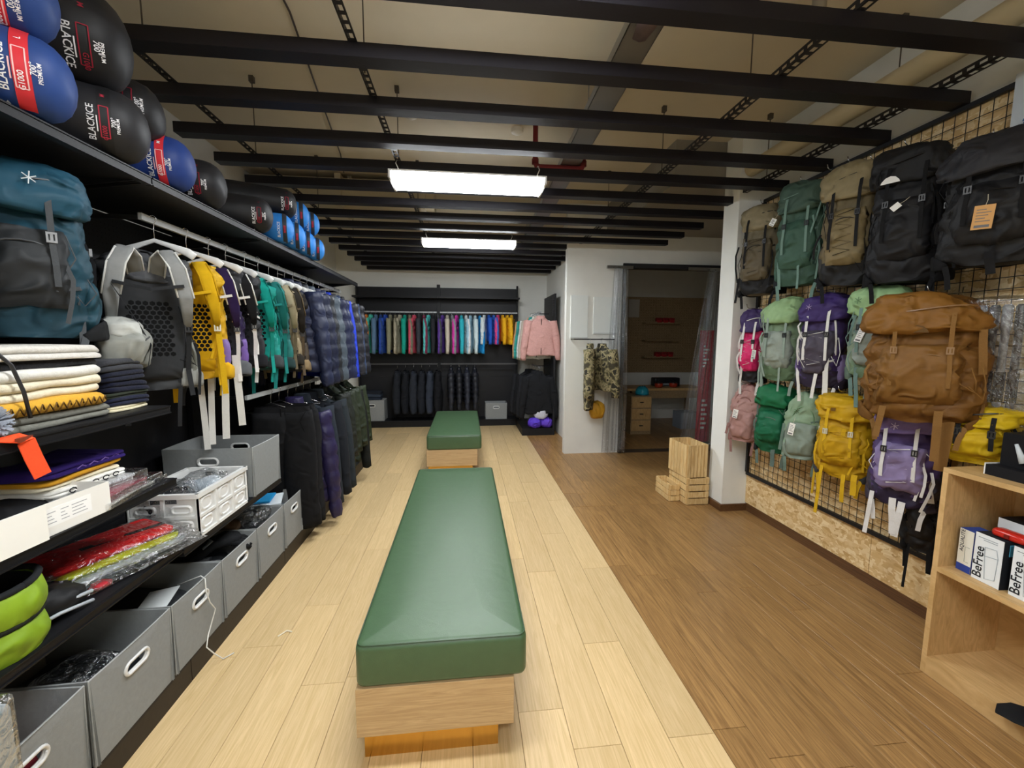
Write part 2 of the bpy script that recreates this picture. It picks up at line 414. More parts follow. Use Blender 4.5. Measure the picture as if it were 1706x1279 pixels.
t = tag(ob('ceiling_pipe', MB().tube([(2.47, YF, 3.08), (2.47, 3.52, 3.08)], .065, 16), 'paint', None, '#c9bc9c', True, sharp=40), 'thick cream pipe along the ceiling above the mesh wall', 'pipe')
tag(ob('conduit', MB().tube([(.75, 1.93, 3.1), (1.62, 1.98, 3.1), (1.68, 1.99, 3.1), (1.7, 2.0, 3.14), (1.7, 2.0, 3.4)], .03, 10), 'paint', None, '#8d8270', True), 'short grey conduit crossing above the nearest slats', 'pipe')
tag(ob('air_duct', MB().bb((-2.3, 4.9, 3.08), (-.35, 5.35, 3.34)).bb((-.5, 4.86, 3.04), (-.44, 5.39, 3.38)).bb((-1.4, 4.86, 3.04), (-1.34, 5.39, 3.38)).bb((-1.3, 5.0, 3.34), (-1.26, 5.2, 3.4)), 'paint', None, '#b5a88c'), 'cream air duct crossing above the slats at the back left', 'duct')
tag(ob('ceiling_cable', MB().tube([(-.93, 1.6, 3.385), (-.95, 2.6, 3.385), (-1.05, 3.3, 3.385), (-1.2, 4.4, 3.385), (-1.3, 4.86, 3.385)], .006, 5), 'plastic', None, '#3a2c22'), 'thin dark cable running along the ceiling', 'cable')
for i, (x, y) in enumerate(((-.43, 3.6), (.45, 3.75))):
    m = MB().lathe([(.055, 0), (.05, -.03), (.02, -.045)], (x, y, ZC), 14)
    tag(ob('smoke_detector', m, 'plastic', None, '#dcd6c8', True, sharp=40), ['small white ceiling detector left of the red pipe', 'small white ceiling detector beside the red pipe'][i], 'detector')
# ================================================================== shape helpers
def rrect(x0, x1, y0, y1, r, z, k=4):
    r = max(1e-4, min(r, (x1-x0)/2-1e-4, (y1-y0)/2-1e-4)); p = []
    for cx, cy, a0 in ((x1-r, y1-r, 0), (x0+r, y1-r, pi/2), (x0+r, y0+r, pi), (x1-r, y0+r, 1.5*pi)):
        for i in range(k+1):
            a = a0+pi/2*i/k; p.append((cx+r*cos(a), cy+r*sin(a), z))
    return p
def rbox(mb, lo, hi, r, rc=None, k=3, puff=0.):
    """box with rounded vertical corners and rounded top and bottom edges"""
    rc = rc or r; rings = []
    def R(ins, z): return rrect(lo[0]+ins, hi[0]-ins, lo[1]+ins, hi[1]-ins, max(rc-ins, .001), z)
    for i in range(k+1):
        a = pi/2*i/k; rings.append(R(r*(1-sin(a)), lo[2]+r*(1-cos(a))))
    for i in range(k+1):
        a = pi/2*i/k; rings.append(R(r*(1-cos(a)), hi[2]-r*(1-sin(a))))
    if puff: rings.append(R(min(hi[0]-lo[0], hi[1]-lo[1])*.25, hi[2]+puff))
    return mb.loft(rings)
def panel_hole(mb, f, w, h, hw, hh, hz, k=5):
    """panel (u 0..w, v 0..h) with an oval slot centred at (w/2, hz); f(u, v) -> point"""
    inner = [(w/2+x, hz+y) for x, y, _ in rrect(-hw, hw, -hh, hh, hh, 0, k)]
    outer = []
    for u, v in inner:
        du, dv = u-w/2, v-hz
        s = 1e9
        if abs(du) > 1e-6: s = min(s, (w/2)/abs(du))
        if dv > 1e-6: s = min(s, (h-hz)/dv)
        if dv < -1e-6: s = min(s, hz/(-dv))
        outer.append((w/2+du*s, hz+dv*s))
    # snap nearest outer points to the rectangle corners
    for cu, cv in ((0, 0), (w, 0), (0, h), (w, h)):
        i = min(range(len(outer)), key=lambda q: (outer[q][0]-cu)**2+(outer[q][1]-cv)**2); outer[i] = (cu, cv)
    mid = [((a[0]*.5+b[0]*.5), (a[1]*.5+b[1]*.5)) for a, b in zip(inner, outer)]
    return mb.loft([[f(*p) for p in outer], [f(*p) for p in mid], [f(*p) for p in inner]], True, False)

# ================================================================== BENCHES
def bench(label, y0, y1, x0, x1):
    t = thing('upholstered_bench', label, 'bench', ((x0+x1)/2, (y0+y1)/2, 0), 0, 'green benches down the middle of the shop')
    hx, hy = (x1-x0)/2, (y1-y0)/2
    m = MB(); rbox(m, (-hx, -hy, .332), (hx, hy, .5), .022, .03, 4, .006)
    cu = ob('cushion', m, 'leather', t, '#445f41', True, sharp=60)
    ob('seam', MB().tube([(p[0], p[1], .4965) for p in rrect(-hx+.006, hx-.006, -hy+.006, hy-.006, .03, 0)+[(hx-.006, hy-.036, 0)]], .0028, 5), 'leather', cu, '#354c33', True)
    a, b = -hx, hx-.05
    for nm, lo, hi, mt in (('end_panel', (a, -hy, .14), (b, -hy+.018, .332), 'oak_bench'), ('end_panel', (a, hy-.018, .14), (b, hy, .332), 'oak_bench'),
                           ('side_panel', (a, -hy+.018, .14), (a+.018, hy-.018, .332), 'oak_bench_y'), ('side_panel', (b-.018, -hy+.018, .14), (b, hy-.018, .332), 'oak_bench_y')):
        ob(nm, MB().bb(lo, hi), mt, t)
    ob('bottom_board', MB().bb((a+.018, -hy+.018, .14), (b-.018, hy-.018, .15)), 'oak_bench_y', t)
    ob('plinth', MB().bb((a+.012, -hy+.055, 0), (b-.055, hy-.055, .14)), 'brass', t)
bench('long green leather bench in the foreground on an oak box and brass plinth', 1.43, 3.5, -.41, .22)
bench('shorter green leather bench standing farther back in the aisle', 4.72, 6.4, -.46, .17)

# ================================================================== LEFT SHELVING
XF, XBK = -1.28, -1.85
BLK = '#17171a'
def shelf_board(t, y0, y1, z, depth=None, lip=.035):
    x0 = XBK+.012 if depth is None else XF-depth
    s = ob('shelf', MB().bb((x0, y0+.004, z-.02), (XF-.012, y1-.004, z)).bb((XF-.03, y0+.004, z-lip), (XF-.012, y1-.004, z-.02)), 'blackmetal', t, BLK)
    ob('price_rail', MB().bb((XF-.012, y0+.004, z-lip), (XF-.004, y1-.004, z-.001)).bb((XF-.004, y0+.004, z-.006), (XF, y1-.004, z-.001)).bb((XF-.004, y0+.004, z-lip), (XF, y1-.004, z-lip+.005)), 'blackmetal', s, '#101013')
    return s
def hang_rail(t, y0, y1, z, c='#b9bcbc', x=-1.48):
    r = ob('hang_rail', MB().bb((x-.008, y0, z-.03), (x+.008, y1, z)), 'plastic', t, c)
    for y in (y0+.02, y1-.02): ob('bracket', MB().bb((XBK+.01, y-.006, z-.026), (x-.008, y+.006, z-.006)), 'blackmetal', r, '#2a2a2a')
bays = [(.98, 1.94, 'first black shelving bay holding folded sweaters, shoe box and storage bins', (2.26, 1.31, .985, .67), ()),
        (1.94, 2.95, 'second black shelving bay holding hanging backpacks and the white crate', (2.26, .645), (2.17,)),
        (2.95, 4.02, 'third black shelving bay with two hanging rails', (2.26,), (2.17, 1.215)),
        (4.02, 5.2, 'farthest black shelving bay on the left with two hanging rails', (2.26,), (2.17, 1.215))]
for i, (y0, y1, lab, shs, rails) in enumerate(bays):
    t = thing('shelving_bay', lab, 'shelving', (0, 0, 0), 0, 'black shelving along the left wall')
    for z0, z1 in ((.12, .67), (.672, 1.31), (1.312, 1.78), (1.782, 2.24)):
        ob('back_panel', MB().bb((XBK-.015, y0+.002, z0), (XBK, y1-.002, z1)), 'blackmetal', t, '#1b1b1e' if z1 < 2 else '#2b2b2e')
    for y in (y0, y1-.03) if i == 3 else (y0,):
        u = ob('upright', MB().bb((XBK, y-.015, 0), (XBK+.04, y+.015, 2.3)), 'blackmetal', t, BLK)
    m = MB()
    for z in shs:
        sh_ = shelf_board(t, y0, y1, z)
        for y in (y0+.02, y1-.02): m = MB().add([(XBK+.04, y-.002, z-.02), (XF-.04, y-.002, z-.02), (XBK+.04, y-.002, z-.09), (XBK+.04, y+.002, z-.02), (XF-.04, y+.002, z-.02), (XBK+.04, y+.002, z-.09)], [(0, 1, 2), (5, 4, 3), (0, 3, 4, 1), (1, 4, 5, 2), (2, 5, 3, 0)]); ob('shelf_bracket', m, 'blackmetal', sh_, BLK)
    b = ob('base', MB().bb((XBK, y0+.002, .1), (XF-.01, y1-.002, .12)), 'blackmetal', t, BLK)
    ob('plinth', MB().bb((XF-.03, y0+.002, 0), (XF-.01, y1-.002, .1)), 'blackmetal', b, '#2a231c')
    for z in rails: hang_rail(t, y0+.2 if (i == 1) else y0, y1, z)
    if i < 2:   # peg holes of the upper panel
        m = MB()
        for a in range(int((y1-y0-.06)/.025)):
            for c in range(17):
                y, z = y0+.04+a*.025, 1.81+c*.025
                m.add([(XBK+.0008, y+.003*cos(q*pi/3), z+.003*sin(q*pi/3)) for q in range(6)], [(0, 1, 2, 3, 4, 5)])
        h = ob('peg_holes', m, 'blackmetal', t, '#050505'); h['kind'] = 'stuff'

# ================================================================== STORAGE BINS
def storage_bin(label, y0, y1, z0, h, side='X', x1=XF+.005, depth=.5, tone='#8f9292'):
    t = thing('storage_bin', label, 'storage bin', (x1-depth, (y0+y1)/2, z0), 0, 'grey fabric storage bins')
    w, d, th = y1-y0, depth, .006; tp = .008
    hw, hh = .052, .019
    def P3(u, v, face, off):   # u along face, v up; slightly tapered towards the bottom
        k = tp*(1-v/h); bow = .006*sin(pi*u/(w if face in 'FB' else d))*(v/h)
        if face == 'F': return (d-k+bow-off, -w/2+u, v)
        if face == 'B': return (k-bow+off, w/2-u, v)
        if face == 'L': return (u, -w/2+k-bow+off, v)
        return (d-u, w/2-k+bow-off, v)
    for face, nm in (('F', 'front_panel'), ('B', 'rear_panel'), ('L', 'side_panel'), ('R', 'side_panel')):
        L_ = w if face in 'FB' else d; m = MB()
        hole = (face in 'FB') if side == 'X' else (face in 'LR')
        if hole:
            panel_hole(m, lambda u, v: P3(u, v, face, 0), L_, h, hw, hh, h*.74); panel_hole(m, lambda u, v: P3(L_-u, v, face, th), L_, h, hw, hh, h*.74)
        else:
            n = 8
            for off, rev in ((0, False), (th, True)):
                for i in range(n):
                    for j in range(2):
                        q = [P3(L_*(i+a)/n, h*(j+b)/2, face, off) for a, b in ((0, 0), (1, 0), (1, 1), (0, 1))]
                        m.add(q[::-1] if rev else q, [(0, 1, 2, 3)])
        n = 8   # rim
        m.add([P3(L_*i/n, h, face, 0) for i in range(n+1)]+[P3(L_*i/n, h, face, th) for i in range(n+1)], [(i, i+1, n+2+i, n+1+i) for i in range(n)])
        p = ob(nm, m, 'felt', t, tone)
        if hole:
            pts = [(u+L_/2, v+h*.74) for u, v, _ in rrect(-hw-.004, hw+.004, -hh-.004, hh+.004, hh+.004, 0, 5)]
            f = MB()
            for off in (-.002, th): f.tube([P3(a, b, face, off) for a, b in pts+pts[:2]], .0062, 6, False)
            ob('handle_ring', f, 'plastic', p, '#dcdcda', True)
    ob('bottom', MB().bb((tp, -w/2+tp, .001), (d-tp, w/2-tp, .006)), 'felt', t, '#55585a')
    e = MB()
    for (x, y) in ((d, -w/2), (d, w/2)): e.tube([(x-tp-.001, y+(tp if y < 0 else -tp), .004), (x-.001, y+(.001 if y < 0 else -.001), h)], .003, 4)
    e.tube([P3(w*i/8, h, 'F', .003) for i in range(9)], .003, 4)
    ob('piping', e, 'felt', t, '#a3a6a5')
    return t
bl = ['grey fabric bin lowest left, cut off by the picture edge, red cloth inside', 'large grey fabric bin below the lime bucket with clear plastic inside',
      'grey fabric bin on the bottom row with a white cord over its handle', 'grey fabric bin with a black glove sticking out', 'grey fabric bin with crinkled clear packets inside', 'grey fabric bin with blue and white papers, farthest on the bottom row']
ys = [(1.03, 1.415), (1.43, 1.82), (1.83, 2.195), (2.205, 2.56), (2.575, 2.93), (2.95, 3.26)]
for (a, b), lab in zip(ys, bl): storage_bin(lab, a, b, .12, .325)
storage_bin('tall grey fabric bin behind the white crate, handle on its side', 2.575, 2.93, .645, .305, 'Y')
# bin contents
def blob(mb, c, r, n=1., seg=16, rings=10, amp=0., sc=10, seed=0, fold=0.):
    s = len(mb.v); rg = []
    for i in range(1, rings):
        a = -pi/2+pi*i/rings
        rg.append([(c[0]+r[0]*se(cos(a), n)*se(cos(2*pi*j/seg), n), c[1]+r[1]*se(cos(a), n)*se(sin(2*pi*j/seg), n), c[2]+r[2]*se(sin(a), n)) for j in range(seg)])
    mb.loft(rg)
    if amp or fold: mb.wr(amp, sc, seed, fold, s)
    return mb
tag(ob('folded_cloth', blob(MB(), (-1.52, 1.22, .22), (.2, .15, .085), .6, 20, 10, .02, 9, 2), 'fabric', None, '#8a2a34', True), 'dark red cloth lying inside the lowest left bin', 'cloth')
tag(ob('plastic_packet', blob(MB(), (-1.42, 1.56, .36), (.11, .09, .06), .7, 22, 12, .025, 14, 5, .012), 'film', None, None, False), 'crumpled clear plastic packet in the bin below the lime bucket', 'packet')
tag(ob('packed_clothes', blob(MB(), (-1.52, 1.64, .22), (.2, .16, .09), .6, 20, 10, .02, 9, 6), 'fabric', None, '#35383c', True), 'dark packed clothes filling the bin below the lime bucket', 'clothes')
tag(ob('packed_clothes', blob(MB(), (-1.55, 2.01, .26), (.2, .15, .12), .6, 20, 10, .02, 9, 8), 'fabric', None, '#2b2d30', True), 'dark packed clothes in the bin with the white cord', 'clothes')
tag(ob('paper_sheet', MB().box((-1.42, 1.95, .40), (.12, .17, .004), .2, .1, -.1), 'print', None, '#d8dcdc'), 'white paper on top of the bin with the white cord', 'paper')
g = thing('glove', 'black glove with grey stripe sticking out of a grey bin', 'glove', (-1.42, 2.4, .40), .4)
m = MB(); m.pad([(-.18, -.1, -.06), (-.1, -.05, .0), (-.02, 0, .045), (.06, .04, .05), (.1, .06, .03)], [.09, .12, .13, .13, .09], (0, 1, 0), .055, 14); m.wr(.008, 20, 3, .004)
ob('palm', m, 'fabric', g, '#1b1c1e', True)
for k in range(4):
    ob('finger', MB().pad([(.08, .0+.032*k-.01, .035), (.13, .0+.034*k-.014, .02), (.17, .0+.036*k-.018, -.012)], [.03, .028, .02], (0, 1, 0), .026, 8), 'fabric', g, '#1b1c1e', True)
ob('stripe', MB().pad([(-.06, -.02, .045), (-.015, .0, .075)], [.12, .12], (0, 1, 0), .01, 10), 'fabric', g, '#8a9094', True)
for k, (x, y) in enumerate(((-1.46, 2.27), (-1.4, 2.24))):
    tag(ob('tent_peg_bag', MB().pad([(x-.14, y, .33), (x, y+.02, .395), (x+.07, y+.03, .40)], .055, (0, 1, 0), .03, 10), 'nylon', None, '#26282b', True), ['black slim pouch beside the glove in the bin', 'black slim pouch at the rim of the glove bin'][k], 'pouch')
for k, (x, y, z, r) in enumerate(((-1.4, 2.72, .445, .06), (-1.36, 2.80, .455, .055), (-1.47, 2.64, .44, .05))):
    tag(ob('plastic_packet', blob(MB(), (x, y, z), (r, r, r*.8), .8, 16, 10, .02, 22, k+3, .01), 'film' if k != 2 else 'fabric', None, '#5a4838' if k == 2 else None, k == 2), ['crinkled clear packet in the bin, nearer one', 'crinkled clear packet in the bin, farther one', 'brown cloth bundle beside the crinkled packets'][k], 'packet')
tag(ob('packed_clothes', blob(MB(), (-1.55, 2.74, .28), (.2, .15, .12), .6, 20, 10, .02, 9, 9), 'fabric', None, '#2b2d30', True), 'dark clothes under the crinkled packets', 'clothes')
tag(ob('packed_clothes', blob(MB(), (-1.55, 2.38, .26), (.2, .14, .12), .6, 20, 10, .02, 9, 10), 'fabric', None, '#222427', True), 'black clothes under the glove', 'clothes')
m = MB(); m.box((-1.46, 3.08, .425), (.22, .2, .012), .3, .05, -.05); tag(ob('paper_folder', m, 'print', None, '#dfe6ea'), 'white paper folder in the farthest bottom bin', 'paper')
tag(ob('paper_folder', MB().box((-1.5, 3.09, .442), (.17, .16, .012), .15, .03, -.02), 'print', None, '#2f9fdc'), 'bright blue paper folder in the farthest bottom bin', 'paper')
tag(ob('packed_clothes', blob(MB(), (-1.53, 3.1, .27), (.2, .12, .13), .6, 16, 10, .02, 9, 12), 'fabric', None, '#4b5258', True), 'grey clothes under the papers in the farthest bottom bin', 'clothes')
# white cord hanging over a bin
pts = [(-1.40, 2.06, .41), (-1.29, 2.055, .452), (-1.268, 2.05, .44), (-1.262, 2.04, .38), (-1.26, 2.06, .31), (-1.262, 2.10, .25), (-1.262, 2.03, .16), (-1.255, 2.0, .12), (-1.24, 2.03, .06), (-1.22, 2.06, .006), (-1.19, 2.10, .004)]
tag(ob('white_cord', MB().tube(pts, .003, 5), 'plastic', None, '#e4e4e0', True), 'thin white cord hanging from a bin down to the floor', 'cord')

# ================================================================== FOLDED CLOTHES
def folded_mesh(dx, dy, dz, layers, seed, amp=.008):
    rr = random.Random(seed); t = dz/layers; sec = [(-dx/2, 0)]
    for i in range(layers):
        e = dx/2-t/2-rr.random()*.012
        for k in range(7):
            a = -pi/2+pi*k/6; sec.append((e+cos(a)*t*.5*1.1, (i+.5)*t+sin(a)*t*.5))
        if i < layers-1: sec.append((e-t*.7, (i+1)*t))
    sec.append((-dx/2, dz)); sec.append((-dx/2, dz*.5))
    rings = []; n = 16
    for i in range(n+1):
        u = -1+2*i/n; s = 1-.5*max(0, abs(u)-.86)/.14; y = u*dy/2
        sag = .5+.5*s
        rings.append([(x-(1-s)*.04*(1 if x > 0 else -1), y, z*sag) for x, z in sec])
    m = MB().loft(rings); m.wr(amp, 7, seed); m.wr(amp*1.3, 3.2, seed+5); m.v = [(x, y, max(z, .0005)) for x, y, z in m.v]
    return m
def folded(name, label, loc, d, color, layers=2, rz=0, mat='knit', cat='sweater', group=None, seed=1):
    m = folded_mesh(*d, layers, seed)
    return tag(ob(name, m, mat, None, color, True, loc, (0, 0, rz), sharp=70), label, cat, group)
z = 1.31; G = 'folded sweaters on the shelf'
for k, (c, h, lab, rz, dy) in enumerate((('#7d7d74', .048, 'grey folded sweater at the bottom of the left stack', .02, .50), ('#d9a638', .05, 'mustard yellow folded sweater with brown pattern', .0, .46), ('#e6dcc2', .062, 'thick cream folded sweater on the mustard one', .03, .45),
        ('#dedcd4', .038, 'off-white folded sweater under the black one', -.02, .45), ('#1b1b1e', .03, 'black folded sweater between two white ones', .01, .44), ('#d4d0c8', .05, 'pale grey-white folded sweater on top of the left stack', -.03, .44))):
    o = folded('folded_sweater', lab, (-1.475+.01*(k % 2), 1.46, z), (.3, dy, h), c, (2, 1, 2, 1, 1, 2)[k], rz, 'knit', 'sweater', G, 20+k)
    if k == 1:
        mm = MB()
        for q in range(9):
            y = -.2+q*.045; zz = .012+.022*(q % 2)
            mm.tube([(.147, y, .008), (.152, y+.012, .034), (.152, y+.022, .012), (.152, y+.034, .036), (.15, y+.04, .02)], .0028, 4)
        ob('knitted_pattern', mm, 'knit', o, '#6b4a12', True)
    z += h*.96
z = 1.31
for k, (c, h, lab) in enumerate((('#e2d9b8', .022, 'cream folded sweater at the bottom of the dark stack'), ('#1d2136', .035, 'navy folded sweater on the cream one'), ('#2c3327', .022, 'dark olive folded sweater in the dark stack'), ('#14172a', .045, 'midnight blue folded sweater in the dark stack'), ('#191c2c', .04, 'navy folded sweater near the top of the dark stack'), ('#3a3b40', .05, 'charcoal folded sweater on top of the dark stack'))):
    folded('folded_sweater', lab, (-1.5, 1.825, z), (.3, .2, h), c, 2, 0, 'knit', 'sweater', G, 40+k); z += h*.96
# pom-pom hat
t = thing('knit_hat', 'grey knit hat with a fluffy pom-pom at the left shelf end', 'hat', (-1.36, 1.275, 1.31))
ob('brim', blob(MB(), (-.06, -.08, .045), (.1, .1, .045), .8, 18, 10, .006, 20, 2), 'knit', t, '#6d7076', True)
m = MB(); rq = random.Random(5)
for i in range(420):
    a, b = rq.random()*2*pi, math.acos(1-2*rq.random()); d = Vector((sin(b)*cos(a), sin(b)*sin(a), cos(b))); c = Vector((.03, .02, .052)); s = d.orthogonal().normalized()*.0035
    e = c+d*(.043+.009*rq.random())
    m.add([c+d*.02+s, c+d*.02-s, e-s*.6, e+s*.6], [(0, 1, 2, 3)])
ob('pompom', m, 'knit', t, '#a9b0bc')
# orange strap over the shelf edge
t = thing('orange_strap', 'orange webbing strap hanging over the shelf edge', 'strap', (-1.27, 1.32, 1.31))
ob('webbing', MB().ribbon([(-.1, -.12, .004), (-.03, -.05, .006), (.0, -.012, .004), (.004, 0, -.01), (.006, .012, -.06), (.01, .028, -.12)], .042, (.25, 1, 0)), 'webbing', t, '#f2542a')
ob('buckle', MB().box((.004, -.005, .0), (.012, .05, .012), .25), 'plastic', t, '#7d3520')
# ------------------------------------------------ shelf three: shoe box and packed shirts
t = thing('shoe_box', 'open white cardboard box with printed label on its end', 'box', (-1.46, 1.33, .985), radians(-4))
w2, l2, h2, q = .165, .27, .105, .003
ob('base', MB().bb((-w2, -l2, 0), (w2, l2, q)), 'print', t, '#e6e4dc')
for nm, lo, hi in (('front_side', (w2-q, -l2, q), (w2, l2, h2)), ('rear_side', (-w2, -l2, q), (-w2+q, l2, h2)), ('end_side', (-w2+q, l2-q, q), (w2-q, l2, h2)), ('end_side', (-w2+q, -l2, q), (w2-q, -l2+q, h2))):
    ob(nm, MB().bb(lo, hi), 'print', t, '#eceae4')
lb = ob('box_label', MB().bb((w2, .03, .028), (w2+.0008, .2, .085)), 'print', t, '#f6f6f4')
m = MB()
for r_ in range(4):
    for a, b in ((.045, .085), (.1, .125), (.135, .185)): m.bb((w2+.0009, a, .038+r_*.011), (w2+.0012, b-.006*((r_*7) % 3), .0405+r_*.011))
ob('label_print', m, 'print', lb, '#a6a7ab')
m = MB(); m.loft([[(w2+.003+.0*s, -l2-.02, .0+(s*.1)) for s in (0, 1)], [(w2+.003, .03, 0), (w2+.003, .03, .1)]], False, False)
o = thing('box_lid', 'white cardboard lid standing against the open box', 'lid', (-1.282, 1.16, .985), radians(-3))
ob('panel', MB().bb((-.006, -.2, 0), (-.002, .2, .11)), 'print', o, '#efede6')
ob('rim', MB().bb((-.02, -.2, 0), (-.006, .2, .003)), 'print', o, '#e4e2da')
tag(ob('black_cloth', blob(MB(), (-1.5, 1.33, 1.03), (.13, .22, .04), .7, 22, 10, .02, 11, 4, .006), 'fabric', None, '#1c1c1f', True), 'black crumpled cloth inside the open white box', 'cloth')
tag(ob('rope_piece', MB().tube([(-1.44, 1.12, 1.075), (-1.4, 1.17, 1.08), (-1.36, 1.2, 1.085)], .006, 6), 'fabric', None, '#b0343c', True), 'short red cord in the open white box', 'cord')
z = .985
for k, (c, h, lab, x, y, dx, dy, rz, pl) in enumerate((('#ece8de', .018, 'cream packed shirt at the bottom of the packed pile', -1.42, 1.73, .22, .32, .12, True), ('#b8384e', .016, 'pink-red shirt in clear plastic in the packed pile', -1.43, 1.71, .22, .31, .08, True), ('#dfe0e2', .03, 'white shirt in clear plastic above the pink one', -1.47, 1.68, .22, .3, -.02, True),
        ('#e9e7e0', .026, 'white folded shirt with black lettering', -1.49, 1.67, .22, .31, 0, False), ('#e8dfc4', .014, 'cream folded shirt under the mustard shirt', -1.5, 1.66, .22, .31, 0, False), ('#d69a2a', .02, 'mustard folded shirt under the purple one', -1.5, 1.655, .22, .32, 0, False), ('#32206a', .032, 'deep purple folded shirt on top of the packed pile', -1.5, 1.65, .23, .34, .03, False))):
    o = folded('folded_shirt', lab, (x, y, z), (dx, dy, h), c, 2 if h > .02 else 1, rz, 'fabric', 'shirt', 'packed shirts on the middle shelf', 60+k)
    if pl:
        m = MB(); rbox(m, (-dx/2-.01, -dy/2-.02, -.0005), (dx/2+.02, dy/2+.03, h+.006), .004, .01); m.wr(.005, 16, k)
        m.v = [(a, b, max(c_, .0003)) for a, b, c_ in m.v]
        ob('plastic_sleeve', m, 'film', o)
    if k == 6:
        m = MB()
        for q in range(4): m.tube([(.112, -.05+q*.05, .012), (.117, -.035+q*.05, .022), (.117, -.02+q*.05, .014)], .002, 4)
        ob('print', m, 'print', o, '#8a6ec0')
    if k == 3:
        m = MB()
        for q in range(5): m.tube([(.112+.001*cos(a_), -.1+q*.045+.012*cos(a_), .013+.008*sin(a_)) for a_ in [i_*pi/4 for i_ in range(8)]], .0022, 4)
        ob('print', m, 'print', o, '#1c1c1e')
    z += h+.002
# ------------------------------------------------ shelf four
zs = .67
t = thing('folding_bucket', 'lime green collapsible bucket with black rim', 'bucket', (-1.40, 1.285, zs), 0); t.scale = (1.12, 1.12, 1.08)
def bucket_wall(r0, z0, z1, n=40, bulge=.012, th=.004, seed=0):
    m = MB(); rings = []
    for i in range(7):
        u = i/6; r = r0+bulge*sin(pi*u)
        rings.append([(r*cos(2*pi*j/n)*1.02, r*sin(2*pi*j/n)*(1.0+.03*sin(5*u)), z0+(z1-z0)*u+.004*sin(2*pi*j/n*2+u*3+seed)) for j in range(n)])
    for i in range(6, -1, -1):
        rings.append([(x*(1-th/r0), y*(1-th/r0), z_) for x, y, z_ in rings[i]])
    m.loft(rings, True, False); m.wr(.004, 18, seed, .002); return m
ob('lower_wall', bucket_wall(.098, .002, .095, seed=1), 'nylon', t, '#7c9a20', True)
ob('upper_wall', bucket_wall(.1, .1, .19, seed=3), 'nylon', t, '#83a222', True)
ob('middle_band', MB().tube([(.103*cos(a*pi/16), .103*sin(a*pi/16), .097+.003*sin(a*.6)) for a in range(33)], .0065, 6), 'fabric', t, '#1c1e16', True)
ob('rim', MB().tube([(.1*cos(a*pi/16), .102*sin(a*pi/16), .195+.005*sin(a*.4)) for a in range(33)], .009, 6), 'fabric', t, '#202224', True)
ob('base_disc', MB().lathe([(.098, .001), (.098, .005)], seg=32), 'nylon', t, '#7c9a1c')
ob('lining', MB().lathe([(.09, .02), (.092, .19)], seg=32, cap=False), 'nylon', t, '#17181a', True)
m = MB(); m.pad([(-1.52, 1.3, zs+.035), (-1.48, 1.38, zs+.06), (-1.45, 1.48, zs+.05), (-1.42, 1.55, zs+.03)], [.16, .24, .26, .2], (1, 0, 0), .075, 16); m.wr(.012, 10, 4, .005)
o = tag(ob('black_pouch', m, 'nylon', None, '#141416', True), 'black crumpled pouch beside the lime bucket', 'pouch')
for i, dz in enumerate((0, -.035)):
    ob('grey_edge', MB().tube([(-1.385+.02*i, 1.33, zs+.045+dz*.6), (-1.345+.02*i, 1.42, zs+.055+dz*.6), (-1.31, 1.52, zs+.05+dz)], .006, 6), 'webbing', o, '#b4bac0', True)
tag(ob('red_packet', blob(MB(), (-1.37, 1.62, zs+.012), (.03, .035, .011), .7, 14, 8, .006, 30, 1), 'nylon', None, '#b82a34', True), 'small red packet beside the clear garment bags', 'packet')
# packed rain jackets
GP = 'packed sport shirts on the lower shelf'
for k, (c, c2, lab, x, y, z, rz, ry) in enumerate((('#2d3034', None, 'dark grey shirt in clear plastic lowest in the pile', -1.42, 1.80, zs, .30, 0), ('#c7d0d4', None, 'pale shirt in clear plastic with bright reflections', -1.43, 1.79, zs+.03, .38, 0), ('#d8e22a', '#8aa020', 'neon yellow shirt in clear plastic', -1.45, 1.78, zs+.056, .42, 0), ('#e22a2c', '#19191c', 'bright red shirt with black stripe in clear plastic', -1.47, 1.775, zs+.083, .45, 0))):
    t = thing('packed_shirt', lab, 'shirt', (x, y, z), -rz, GP)
    m = MB(); rbox(m, (-.11, -.2, .001), (.11, .2, .024), .01, .03, 2); m.wr(.006, 10, k+1, .002); m.v = [(a, b, max(c_, .001)) for a, b, c_ in m.v]
    s = ob('shirt', m, 'fabric', t, c, True)
    if c2: ob('stripe', MB().box((.02 if k == 3 else .07, .06, .025), (.03, .27, .003), -.12), 'fabric', s, c2)
    m = MB(); nn = 14
    for sgn, zz in ((1, .031), (-1, .0006)):
        vs = []
        for i in range(nn+1):
            for j in range(nn+1):
                u, v = -1+2*i/nn, -1+2*j/nn; e = max(0, 1-max(abs(u), abs(v))**6)
                vs.append((u*.145, v*.25, .012+(zz-.012)*e+(.008*noise.noise(Vector((u*4, v*4, k*3+sgn))) if sgn > 0 else 0)))
        m.add(vs, [(i*(nn+1)+j, (i+1)*(nn+1)+j, (i+1)*(nn+1)+j+1, i*(nn+1)+j+1) for i in range(nn) for j in range(nn)])
    ob('plastic_bag', m, 'film', t, None, k < 2)
